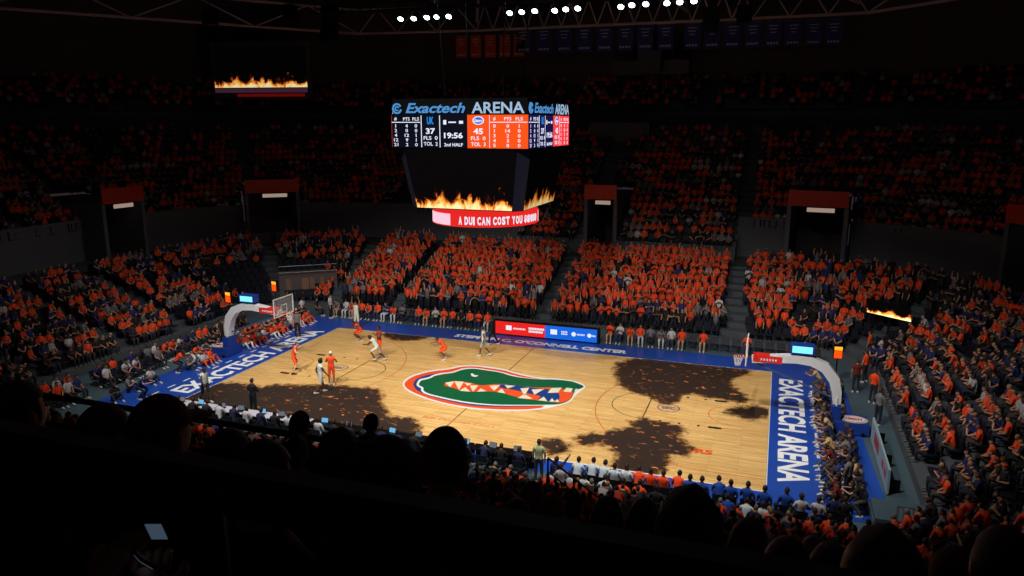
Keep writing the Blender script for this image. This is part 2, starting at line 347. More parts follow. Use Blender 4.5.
# catwalk with the lit floodlights seen at the top of the photograph
cw = empty('catwalk', 'dark steel catwalk above the far sideline carrying the lit floodlights', 'catwalk', (0, 8.3, 20.9))
MB().box((0, 0, 0), (30, .9, .08)).build('walkway', BLACKM, cw)
rl = MB(); [rl.tube([(-15, y, z), (15, y, z)], .03, 6) for y in (-.45, .45) for z in (.55, 1.05)]; [rl.tube([(x, y, 0), (x, y, 1.05)], .03, 6) for x in range(-15, 16, 2) for y in (-.45, .45)]
rl.build('railing', BLACKM, cw); hg = MB(); [hg.tube([(x, 0, 0), (x, 0, 5.6)], .05, 6) for x in (-12, -4, 4, 12)]; hg.build('hanger', BLACKM, cw)
def floodlight_proto():
    e = empty('floodlight', 'lit cool white floodlight on the far catwalk', 'light', (0, 0, -50), 0, 'lit floodlights along the far catwalk')
    MB().tube([(0, 0, .18), (0, 0, -.08)], [.1, .21], 14).build('housing', BLACKM, e, True)
    MB().tube([(0, 0, -.07), (0, 0, -.10)], .17, 16).build('lens', E_LAMP, e)
    MB().tube([(-.23, 0, 0), (-.23, 0, .3), (.23, 0, .3), (.23, 0, 0)], .02, 6).build('yoke', BLACKM, e)
    return e
fp = floodlight_proto(); first = True
for u, v in ((401, 18), (414, 17.5), (427, 16.5), (437, 16), (449, 15.5), (510, 12), (522, 11), (535, 10), (555, 9.5), (566, 8.3), (578, 7.3), (621, 5.8), (632, 4), (646, 3), (667, 2), (680, 1), (694, 0)):
    q = un(u, v, y=7.6); o = fp if first else copy_tree(fp); first = False
    o.location = q; o.rotation_euler = (radians(-38), 0, 0)
for k, (x, y, z, ax, ay, cone, bl, wt, col, az) in enumerate(FLOODS):
    e = empty('arena_flood', 'dark lamp of arena floods and added wash, hung under the roof above the near half', 'light', (x, y, z), 0, 'arena floods above the court')
    e.rotation_euler = (Vector((ax, ay, az))-Vector((x, y, z))).to_track_quat('-Z', 'Y').to_euler()
    MB().tube([(0, 0, .5), (0, 0, .02)], [.16, .34], 14).build('housing', BLACKM, e, True)
    MB().tube([(-.36, 0, .1), (-.36, 0, .7), (.36, 0, .7), (.36, 0, .1)], .03, 6).build('yoke', BLACKM, e)
    ld = bpy.data.lights.new('flood_lamp', 'SPOT'); ld.energy = wt; ld.spot_size = radians(cone); ld.spot_blend = bl; ld.color = col; ld.shadow_soft_size = .35
    lo = bpy.data.objects.new('flood_lamp', ld); C.objects.link(lo); lo.parent = e

# ------------------------------------------------------------------ court
court = empty('basketball_court', 'varnished maple basketball court with blue apron and reptile head logo', 'court')
MB().prism([(-14.33, -7.62), (14.33, -7.62), (14.33, 7.62), (-14.33, 7.62)], -.02, .0).build('playing_surface', WOOD, court)
ap = MB()
ap.prism([(-18.4, 7.67), (18.0, 7.67), (16.9, 9.9), (-18.4, 9.9)], -.02, -.001); ap.prism([(-18.4, -8.9), (18.7, -8.9), (18.7, -7.67), (-18.4, -7.67)], -.02, -.001)
ap.prism([(-18.4, -7.67), (-14.38, -7.67), (-14.38, 7.67), (-18.4, 7.67)], -.02, -.001); ap.prism([(14.38, -7.67), (18.7, -7.67), (18.0, 7.67), (14.38, 7.67)], -.02, -.001)
ap.build('apron', BLUE, court)
Z1 = .002
def line(pts, w, z, m, name='line', closed=False):
    mb = MB(); n = len(pts)
    L_, R_ = [], []
    for i, p in enumerate(pts):
        a = np.array(pts[(i-1) % n] if closed or i > 0 else pts[i]); b = np.array(pts[(i+1) % n] if closed or i < n-1 else pts[i]); t = (b-a)/np.linalg.norm(b-a); nn = np.array([-t[1], t[0]])*w/2
        L_.append(np.array(p)+nn); R_.append(np.array(p)-nn)
    vs = [(*q, z) for q in L_+R_]; k = n if closed else n-1
    return mb.add(vs, [(i, n+i, n+(i+1) % n, (i+1) % n) for i in range(k)]).build(name, m, court)
line([(-14.36, -7.65), (14.36, -7.65), (14.36, 7.65), (-14.36, 7.65)], .08, Z1, WHITE, 'boundary_line', True)
line([(0, -7.6), (0, 7.6)], .05, Z1, BLACKP, 'centre_line')
arc = lambda cx, cy, r, a0, a1, n=32: [(cx+r*cos(radians(a0+(a1-a0)*k/n)), cy+r*sin(radians(a0+(a1-a0)*k/n))) for k in range(n+1)]
for sgn in (-1, 1):
    bx = sgn*12.73; th = 78
    pts = [(sgn*14.33, 6.6)]+[(bx-sgn*6.75*cos(radians(a)), 6.75*sin(radians(a))) for a in np.linspace(th, -th, 50)]+[(sgn*14.33, -6.6)]
    line(pts, .055, Z1, REDLINE, 'three_point_arc')
    line([(sgn*8.54, -1.83), (sgn*8.54, 1.83)], .06, Z1, BLACKP, 'free_throw_line')
    line([(sgn*8.54-sgn*1.83*cos(radians(a)), 1.83*sin(radians(a))) for a in np.linspace(-90, 90, 30)], .045, Z1, BLACKP, 'free_throw_circle')
    line([(bx-sgn*1.22*cos(radians(a)), 1.22*sin(radians(a))) for a in np.linspace(-90, 90, 24)], .05, Z1, REDLINE, 'restricted_arc')
    bl = MB()
    for y in (-1.83, 1.83):
        for x in (9.4, 10.3, 11.2, 12.2): bl.flat([(sgn*x-.06, y-.1), (sgn*x+.06, y-.1), (sgn*x+.06, y+.1), (sgn*x-.06, y+.1)], Z1)
        bl.flat([(sgn*11.9-.25, y-.12), (sgn*11.9+.25, y-.12), (sgn*11.9+.25, y+.12), (sgn*11.9-.25, y+.12)], Z1)
    bl.build('lane_block', BLACKP, court)
    cx_, cy_ = sgn*9.55, 0
    cm = MB(); [cm.add([(cx_+r*cos(a+da), cy_+r*sin(a+da), Z1) for r, da in ((.5, 0), (.56, 0), (.56, .2), (.5, .2))], [(0, 1, 2, 3)]) for a in np.arange(0, 2*pi, .2)]
    cm.build('conference_mark', NAVYP, court); text('SEC', NAVYP, court, (cx_, cy_, Z1), (1, 0, 0), (0, 1, 0), .7, .34, .03, center=True)
# reptile head logo at the middle, traced as outlines lying on the floor
def cp(pts, sc, ox, oy): return [tuple(un(ox+x*sc, oy+y*sc, z=0)[:2]) for x, y in pts]
def area(p): return sum(p[i][0]*p[(i+1) % len(p)][1]-p[(i+1) % len(p)][0]*p[i][1] for i in range(len(p)))
def smooth(p, n=2):
    for _ in range(n):
        q = []
        for i in range(len(p)):
            a, b = np.array(p[i]), np.array(p[(i+1) % len(p)]); q += [tuple(a*.75+b*.25), tuple(a*.25+b*.75)]
        p = q
    return p
def fill(name, pts, z, m, sm=2, parent=None):
    from mathutils.geometry import tessellate_polygon
    p = smooth(pts, sm) if sm else pts
    if area(p) < 0: p = p[::-1]
    vs = [(x, y, z) for x, y in p]; tr = tessellate_polygon([[Vector(v) for v in vs]])
    fs = []
    for t in tr:
        a, b, c = (vs[i] for i in t)
        fs.append(t if (b[0]-a[0])*(c[1]-a[1])-(b[1]-a[1])*(c[0]-a[0]) > 0 else t[::-1])
    return MB().add(vs, fs).build(name, m, parent or court)
K = (.22563, 380, 350)
G_out = [(97, 150), (115, 125), (160, 105), (230, 88), (300, 82), (340, 72), (390, 66), (440, 68), (500, 76), (550, 83), (590, 97), (650, 112), (720, 124), (780, 126), (850, 134), (890, 146), (913, 160), (905, 172), (880, 190), (864, 202), (850, 224), (825, 237), (790, 247), (740, 259), (680, 268), (600, 271), (500, 269), (400, 261), (310, 246), (230, 226), (160, 202), (115, 180)]
G_or = [(104, 152), (122, 130), (165, 110), (235, 93), (305, 87), (345, 77), (390, 72), (440, 74), (500, 83), (550, 90), (590, 103), (650, 118), (722, 130), (740, 140), (740, 252), (680, 262), (600, 265), (500, 263), (400, 255), (310, 240), (235, 221), (165, 196), (122, 175)]
G_bl = [(146, 152), (160, 128), (200, 113), (250, 104), (300, 101), (400, 92), (700, 132), (740, 140), (740, 246), (680, 250), (600, 252), (500, 252), (400, 246), (300, 226), (230, 208), (180, 190), (155, 172)]
G_wl = [(160, 152), (172, 132), (182, 128), (215, 122), (235, 110), (275, 102), (320, 98), (345, 88), (372, 80), (420, 79), (475, 87), (530, 95), (575, 108), (640, 124), (760, 134), (870, 146), (880, 170), (845, 224), (800, 243), (740, 247), (600, 248), (500, 247), (390, 238), (300, 221), (230, 204), (195, 194), (180, 180), (184, 170), (166, 162)]
G_gr = [(170, 152), (182, 136), (190, 134), (222, 127), (242, 115), (280, 107), (322, 103), (350, 93), (376, 85), (420, 83), (470, 91), (530, 99), (572, 113), (620, 123), (700, 131), (780, 131), (850, 139), (880, 150), (906, 161), (895, 170), (872, 176), (860, 190), (850, 215), (830, 230), (795, 242), (740, 244), (600, 244), (500, 243), (390, 232), (300, 215), (230, 198), (205, 190), (190, 178), (196, 168), (176, 160)]
G_mo = [(278, 158), (300, 142), (345, 137), (400, 145), (450, 160), (500, 152), (560, 152), (620, 160), (690, 168), (760, 166), (815, 174), (846, 182), (858, 190), (850, 210), (830, 226), (800, 236), (750, 230), (700, 224), (640, 218), (600, 208), (560, 196), (520, 186), (470, 184), (420, 186), (370, 184), (320, 168)]
G_mb = [(500, 156), (560, 152), (620, 160), (690, 170), (760, 176), (800, 196), (790, 234), (740, 228), (690, 222), (720, 205), (660, 195), (600, 178), (540, 170)]
G_snout = [(812, 195), (855, 190), (850, 212), (830, 228), (800, 234), (795, 215)]
gp = court
fill('logo_outline', cp(G_out, *K), .003, WHITE); fill('logo_ring', cp(G_or, *K), .005, ORANGE); fill('logo_shadow', cp(G_bl, *K), .007, NAVYP)
fill('logo_keyline', cp(G_wl, *K), .009, WHITE); fill('logo_head', cp(G_gr, *K), .011, GREEN); fill('logo_mouth', cp(G_mo, *K), .013, ORANGE); fill('logo_mouth_blue', cp(G_mb, *K), .015, NAVYP)
fill('logo_snout', cp(G_snout, *K), .016, ORANGE)
up_t = [[(288, 146), (330, 140), (312, 166)], [(330, 140), (372, 142), (350, 178)], [(372, 146), (408, 150), (388, 160)], [(398, 158), (436, 158), (412, 186)], [(484, 160), (534, 156), (506, 182)], [(552, 156), (600, 160), (566, 172)], [(622, 172), (662, 168), (640, 204)], [(672, 176), (728, 174), (684, 200)], [(742, 192), (760, 170), (806, 168), (788, 190)], [(812, 186), (826, 168), (856, 172), (846, 188)], [(860, 186), (868, 172), (882, 176)]]
lo_t = [[(352, 182), (378, 166), (400, 186)], [(430, 186), (446, 172), (474, 184)], [(520, 188), (540, 172), (556, 194)], [(610, 214), (640, 196), (678, 218)], [(700, 224), (726, 208), (742, 228)], [(750, 230), (762, 214), (776, 230)], [(774, 230), (786, 218), (794, 232)]]
for t in up_t+lo_t: fill('logo_tooth', cp(t, *K), .017, TEETH, 0)
fill('logo_eye', cp([(400, 106), (412, 104), (420, 114), (436, 112), (430, 120), (408, 119)], *K), .017, WHITE, 1)
fill('logo_nostril', cp([(868, 158), (888, 160), (874, 166)], *K), .017, NAVYP, 0)
LT = mat('apron_lettering', (246, 250, 255), .7)
text('EXACTECH ARENA', LT, court, (-14.75, -6.35, .001), (0, 1, 0), (-1, 0, 0), 12.9, 1.25, .03)
text('EXACTECH ARENA', LT, court, (14.75, 6.55, .001), (0, -1, 0), (1, 0, 0), 13.1, 1.25, .03)
text("STEPHEN C. O'CONNELL CENTER", LT, court, (-5.9, 8.3, .001), (1, 0, 0), (0, 1, 0), 11.7, .68, .05)
text('GATORS', ORANGE, court, (9.3, -4.95, .002), (1, 0, 0), (0, 1, 0), 2.8, .5, .04)
text('Billy Donovan Court', REDLINE, court, (-1.6, -5.35, .002), (1, 0, 0), (0, 1, 0), 3.8, .34, 0, .3)
dsh = MB(); [dsh.flat([(16.35, y), (16.47, y), (16.47, y+.55), (16.35, y+.55)], .001) for y in np.arange(-7.2, 6.5, 1.15)]; [dsh.flat([(-16.47, y), (-16.35, y), (-16.35, y+.55), (-16.47, y+.55)], .001) for y in np.arange(-7.2, 6.5, 1.15)]
dsh.build('dashed_line', WHITE, court)
# projected burn image, its light painted as colour on flat patches
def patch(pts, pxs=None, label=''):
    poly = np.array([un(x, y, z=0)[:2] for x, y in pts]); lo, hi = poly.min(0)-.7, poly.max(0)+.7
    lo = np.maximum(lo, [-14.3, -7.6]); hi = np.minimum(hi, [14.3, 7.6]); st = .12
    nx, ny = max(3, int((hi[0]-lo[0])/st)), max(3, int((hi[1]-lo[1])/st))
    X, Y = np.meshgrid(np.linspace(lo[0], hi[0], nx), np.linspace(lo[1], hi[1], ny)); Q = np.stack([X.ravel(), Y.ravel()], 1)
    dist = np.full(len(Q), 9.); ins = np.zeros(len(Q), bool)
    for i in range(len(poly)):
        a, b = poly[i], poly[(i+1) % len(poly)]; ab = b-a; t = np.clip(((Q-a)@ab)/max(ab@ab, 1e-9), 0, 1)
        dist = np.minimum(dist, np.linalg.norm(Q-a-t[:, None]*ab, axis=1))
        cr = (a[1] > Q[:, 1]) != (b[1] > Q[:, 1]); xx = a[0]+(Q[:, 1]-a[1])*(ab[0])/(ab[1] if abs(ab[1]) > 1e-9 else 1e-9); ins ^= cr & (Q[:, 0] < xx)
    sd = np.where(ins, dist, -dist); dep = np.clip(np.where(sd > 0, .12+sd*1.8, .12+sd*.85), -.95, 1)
    me = bpy.data.meshes.new('projected_burn_patch'); F = [(j*nx+i, j*nx+i+1, (j+1)*nx+i+1, (j+1)*nx+i) for j in range(ny-1) for i in range(nx-1)]
    me.from_pydata([(x, y, .021) for x, y in Q], [], F); at = me.attributes.new('depth', 'FLOAT', 'POINT'); at.data.foreach_set('value', dep.astype('f')); me.materials.append(PROJECTED_BURN); me.update()
    o = bpy.data.objects.new('projected_burn_patch', me); C.objects.link(o); o.parent = court; o['label'] = label
def k2(pts, sc, ox, oy): return [(ox+x*sc, oy+y*sc) for x, y in pts]
KA = (.22563, 560, 350)
patch(k2([(275, 65), (330, 48), (420, 44), (520, 54), (640, 75), (740, 85), (812, 88), (800, 105), (745, 118), (728, 140), (735, 165), (775, 188), (806, 218), (795, 224), (740, 215), (660, 200), (600, 186), (540, 188), (500, 203), (498, 222), (470, 230), (430, 208), (380, 190), (320, 172), (285, 145), (272, 100)], *KA), label='large dark painted burn projection near the far corner')
patch(k2([(345, 322), (380, 318), (440, 330), (520, 350), (510, 362), (465, 362), (500, 395), (530, 415), (552, 438), (540, 455), (500, 450), (455, 455), (445, 490), (438, 525), (380, 538), (300, 525), (265, 512), (285, 480), (290, 455), (262, 440), (240, 418), (200, 394), (185, 392), (145, 408), (110, 412), (106, 392), (150, 385), (200, 386), (240, 370), (300, 360), (350, 358), (385, 352), (350, 335)], *KA), label='dark painted burn projection in front of the orange bench players')
patch(k2([(770, 268), (820, 262), (860, 258), (905, 272), (905, 282), (870, 290), (850, 298), (820, 295), (800, 285), (765, 278)], *KA), label='small painted burn projection under the basket')
patch([(387, 334), (398, 333.5), (412, 335), (424, 336.3), (420, 338), (408, 339.5), (398, 339), (390, 336.5)], label='thin painted strip of burn projection at the far sideline')
patch([(216, 386), (230, 385), (248, 388), (262, 390), (274, 387), (287, 387), (300, 388), (318, 387), (340, 388), (356, 390), (372, 391), (376, 397), (374, 404), (380, 411), (384, 421), (398, 420), (410, 422), (412, 428), (406, 435), (404, 440), (337, 432), (190, 403), (187, 400), (205, 390)], label='wide painted burn projection with orange flecks')
patch([(549, 443), (556, 442), (561, 446), (561, 450), (555, 452), (550, 448)], label='tiny painted burn projection')

# ------------------------------------------------------------------ basket goals
def goal(sgn, label):
    g = empty('basketball_goal', label, 'basketball goal', (sgn*13.11, 0, 0), 0 if sgn > 0 else pi, 'basketball goals')
    # local: +x away from the court
    bb = empty('backboard', None, None); bb.parent = g
    MB().box((0, 0, 3.435), (.03, 1.83, 1.07)).build('glass_pane', GLASS, bb)
    fr = MB(); t = .05
    fr.box((0, 0, 3.97), (.05, 1.86, t)).box((0, 0, 2.9), (.05, 1.86, t)).box((0, .91, 3.435), (.05, t, 1.1)).box((0, -.91, 3.435), (.05, t, 1.1)); fr.build('frame', HWHITE, bb)
    sq = MB(); sq.box((-.02, 0, 3.52), (.01, .61, .05)).box((-.02, 0, 3.08), (.01, .61, .05)).box((-.02, .28, 3.3), (.01, .05, .45)).box((-.02, -.28, 3.3), (.01, .05, .45)); sq.build('target_square', HWHITE, bb)
    rim = MB(); rim.tube([(-.38+.23*cos(a), .23*sin(a), 3.05) for a in np.linspace(0, 2*pi, 25)], .012, 6); rim.box((-.08, 0, 3.02), (.14, .14, .05)); rim.build('rim', ORANGE, g)
    nt = MB()
    for k in range(12):
        a = 2*pi*k/12; b = a+2*pi/12; c_ = a+pi/12
        nt.tube([(-.38+.22*cos(a), .22*sin(a), 3.04), (-.38+.16*cos(c_), .16*sin(c_), 2.82), (-.38+.12*cos(a), .12*sin(a), 2.6)], .009, 4)
        nt.tube([(-.38+.22*cos(b), .22*sin(b), 3.04), (-.38+.16*cos(c_), .16*sin(c_), 2.82), (-.38+.12*cos(b), .12*sin(b), 2.6)], .009, 4)
    nt.build('net', WHITE, g)
    # curved arm
    prof = [(.25, 3.0, .3), (1.2, 3.12, .34), (2.2, 3.22, .38), (2.9, 3.18, .42), (3.5, 2.92, .46), (3.92, 2.4, .48), (4.08, 1.8, .42), (4.12, 1.25, .34)]
    arm = MB(); vs = []; fs = []
    for i, (x, z, h) in enumerate(prof):
        a = prof[max(i-1, 0)]; b = prof[min(i+1, len(prof)-1)]; tx, tz = b[0]-a[0], b[1]-a[1]; l = math.hypot(tx, tz); nx, nz = -tz/l, tx/l
        for sy in (-.22, .22):
            for sg in (-1, 1): vs.append((x+nx*sg*h/2, sy, z+nz*sg*h/2))
    for i in range(len(prof)-1):
        o = i*4; q = o+4; fs += [(o, o+1, q+1, q), (o+2, q+2, q+3, o+3), (o+1, o+3, q+3, q+1), (o, q, q+2, o+2)]
    fs += [(0, 2, 3, 1), (len(vs)-4, len(vs)-3, len(vs)-1, len(vs)-2)]; arm.add(vs, fs); ar = arm.build('padded_arm', HWHITE, g)
    cov = MB().box((.95, 0, 3.1), (1.3, .47, .34)).build('sponsor_sleeve', mat('sleeve_red', (224, 40, 34), .5), ar)
    mk = MB(); [mk.box((.55+.13*k, sy*.24, 3.08), (.07, .012, .1)) for k in range(1, 7) for sy in (-1, 1)]; mk.build('sleeve_marks', HWHITE, ar)
    MB().tube([(.3, 0, 2.85), (3.9, 0, 1.5)], .045, 8).build('lower_strut', mat('strut_blue_grey', (60, 84, 130), .5), g)
    st = MB(); st.tube([(4.12, -.2, 1.6), (4.12, -.2, .5)], .06, 8); st.tube([(4.12, .2, 1.6), (4.12, .2, .5)], .06, 8); st.build('upright', HWHITE, g)
    MB().box((4.12, 0, .6), (.4, .8, 1.2)).build('post_pad', PAD, g)
    MB().box((4.7, 0, .3), (1.7, 1.3, .5)).build('base', PAD, g)
    bs = bpy.data.objects['base'] if sgn < 0 else [o for o in g.children if o.name.startswith('base')][0]
    for k_, (r1, r2, m) in enumerate(((.62, .5, mat('emblem_gold', (196, 170, 90), .5)), (.57, .45, WHITE), (.53, .41, mat('emblem_brown', (120, 60, 30), .5)), (.5, .38, WHITE))):
        MB().prism([(4.92+r1*cos(2*pi*i/28), r2*sin(2*pi*i/28)) for i in range(28)], .55, .553+.004*k_).build('oval_emblem', m, bs)
    text('UMAN', mat('sleeve_red', (224, 40, 34)), bs, (4.92, 0, .567), (sgn, 0, 0), (0, sgn, 0), .7, .32, .04, center=True)
    wl = MB(); [wl.tube([(x, sy*.66, .09), (x, sy*.72, .09)], .09, 10) for x in (4.1, 5.3) for sy in (-1, 1)]; wl.build('wheel', BLACKM, g)
    sc = MB().box((2.45, 0, 3.72), (1.05, .5, .46)).build('shot_clock', PAD, g)
    for sy in (-1, 1): MB().box((2.45, sy*.252, 3.72), (.88, .01, .32)).build('clock_face', E_CYAN, sc)
    MB().tube([(2.45, 0, 3.3), (2.45, 0, 3.55)], .04, 8).build('clock_stem', BLACKM, sc)
    return g
goal(-1, 'white-armed basketball goal with a lit blue shot clock beside the bench and band end')
goal(1, 'white-armed basketball goal with a red sleeve before the photographers and big lettering')

def corner_clock(u, v, z, nm):
    q = un(u, v, z=z); e = empty('corner_clock', nm, 'clock', (q[0], q[1], 0), random.uniform(-.3, .3), 'corner clocks behind the baselines')
    MB().tube([(0, 0, 0), (0, 0, z)], .035, 8).build('pole', BLACKM, e); MB().tube([(0, 0, 0), (0, 0, .04)], .3, 16).build('base', BLACKM, e)
    b = MB().box((0, 0, z), (.45, .2, .72)).build('case', BLACKM, e)
    MB().box((0, -.105, z-.12), (.4, .012, .4)).build('signal_panel', E_SIGNAL, b); MB().box((0, -.105, z+.22), (.4, .012, .2)).build('amber_panel', E_AMBER, b)
corner_clock(229, 297, 3.1, 'small orange-lit clock on a pole behind the blue shot clock'); corner_clock(275, 286, 3.3, 'taller orange-lit clock on a pole above the glass backboard'); corner_clock(838, 352, 1.9, 'orange-lit clock behind the curved arm and photographers')

# ------------------------------------------------------------------ LED board at the far sideline
e = empty('courtside_led_board', 'long lit advertising board, red half and blue half, at the far sideline', 'advertising board', (0.08, 9.95, 0))
MB().box((0, 0, .5), (7.3, .35, 1.0)).build('cabinet', BLACKM, e)
r_ = MB().box((-1.75, -.18, .52), (3.5, .02, .86)).build('red_screen', E_RED, e); b_ = MB().box((1.75, -.18, .52), (3.5, .02, .86)).build('blue_screen', E_BOARD, e)
k = MB(); k.box((-2.55, -.195, .55), (.4, .01, .32))
for i in range(9): k.box((-2.2+.1*i, -.195, .53), (.06, .01, .1+.03*(i % 2)))
for i in range(10): k.box((-1.1+.11*i, -.195, .63), (.085, .01, .14)); k.box((-1.1+.1*i, -.195, .43), (.075, .01, .14))
k.box((.6, -.195, .55), (.45, .01, .34))
for i in range(8): k.box((1.15+.11*(i % 4), -.195, .62-.15*(i//4)), (.08, .01, .09))
k.tube([(1.95, -.2, .52), (1.95, -.18, .52)], .15, 14); k.tube([(3.0, -.2, .52), (3.0, -.18, .52)], .14, 14)
for i in range(6): k.box((2.2+.09*i, -.195, .52), (.06, .01, .1))
for i in range(3): k.box((3.2+.09*i, -.195, .52), (.06, .01, .1))
k.build('sponsor_marks', E_WHITE, e)

# ------------------------------------------------------------------ centre-hung scoreboard
sb = empty('centre_scoreboard', 'four-sided hanging scoreboard with flame videos above centre court', 'scoreboard', (-.2, -.1, 0))
HW = 3.42
core = MB().box((0, 0, 13.62), (2*HW-.04, 2*HW-.04, 1.5)); core.box((0, 0, 14.72), (2*HW-.1, 2*HW-.1, .74)); core.build('upper_cabinet', mat('cabinet_black', (4, 4, 7), .7), sb)
MATS['cabinet_black'].node_tree.nodes['Principled BSDF'].inputs['Specular IOR Level'].default_value = .05
lowc = MB(); a, b = 2.85, 2.35
tp = [(a, -HW+.05), (HW-.05, -a), (HW-.05, a), (a, HW-.05), (-a, HW-.05), (-HW+.05, a), (-HW+.05, -a), (-a, -HW+.05)]
q_ = .86; bt = [(x*q_, y*q_) for x, y in tp]
vs = [(x*.97, y*.97, 12.86) for x, y in tp]+[(x*.97, y*.97, 9.9) for x, y in bt]
lowc.add(vs, [(i, (i+1) % 8, 8+(i+1) % 8, 8+i) for i in range(8)][:]+[tuple(range(8)), tuple(range(15, 7, -1))]); lowc.build('lower_cabinet', MATS['cabinet_black'], sb)
# corner panels
for i in (0, 2, 4, 6):
    A, B = tp[i], tp[i+1]; A2, B2 = bt[i], bt[i+1]; m_ = .985
    mm = ((A[0]+B[0])/2, (A[1]+B[1])/2)
    MB().add([(A[0]*m_, A[1]*m_, 12.84), (B[0]*m_, B[1]*m_, 12.84), (B2[0]*m_, B2[1]*m_, 9.92), (A2[0]*m_, A2[1]*m_, 9.92)], [(0, 3, 2, 1)]).build('corner_panel', mat('corner_blue_grey', (30, 32, 52), .35, .4), sb)
FL = [flame_mat('flame_video_%s' % w, fx, tp_, st_) for w, fx, tp_, st_ in (('front', 13, .46, 1.15), ('side', 11, .46, .6), ('wall', 14, .45, .8), ('ribbon', 6, .8, 1.7))]
def screen(quad, m, parent, name='video_screen', thick=.06):
    """quad: bottom-left, bottom-right, top-right, top-left as seen from in front"""
    q = [Vector(p) for p in quad]; n = (q[1]-q[0]).cross(q[3]-q[0]).normalized(); me = bpy.data.meshes.new(name)
    vs = q+[p-n*thick for p in q]; me.from_pydata([tuple(v) for v in vs], [], [(0, 1, 2, 3), (7, 6, 5, 4), (0, 4, 5, 1), (1, 5, 6, 2), (2, 6, 7, 3), (3, 7, 4, 0)])
    uv = me.uv_layers.new(name='uv'); co = {0: (0, 0), 1: (1, 0), 2: (1, 1), 3: (0, 1)}
    for lp in me.polygons[0].loop_indices: uv.data[lp].uv = co[me.loops[lp].vertex_index]
    me.materials.append(m); me.materials.append(BLACKM)
    for pl in me.polygons[1:]: pl.material_index = 1
    o = bpy.data.objects.new(name, me); C.objects.link(o); o.parent = parent; return o
for i in range(4):
    A, B = tp[(7+2*i) % 8], tp[(8+2*i) % 8]; A2, B2 = bt[(7+2*i) % 8], bt[(8+2*i) % 8]
    screen([(A2[0], A2[1], 9.95), (B2[0], B2[1], 9.95), (B[0], B[1], 12.83), (A[0], A[1], 12.83)], FL[0] if i % 2 == 0 else FL[1], sb)
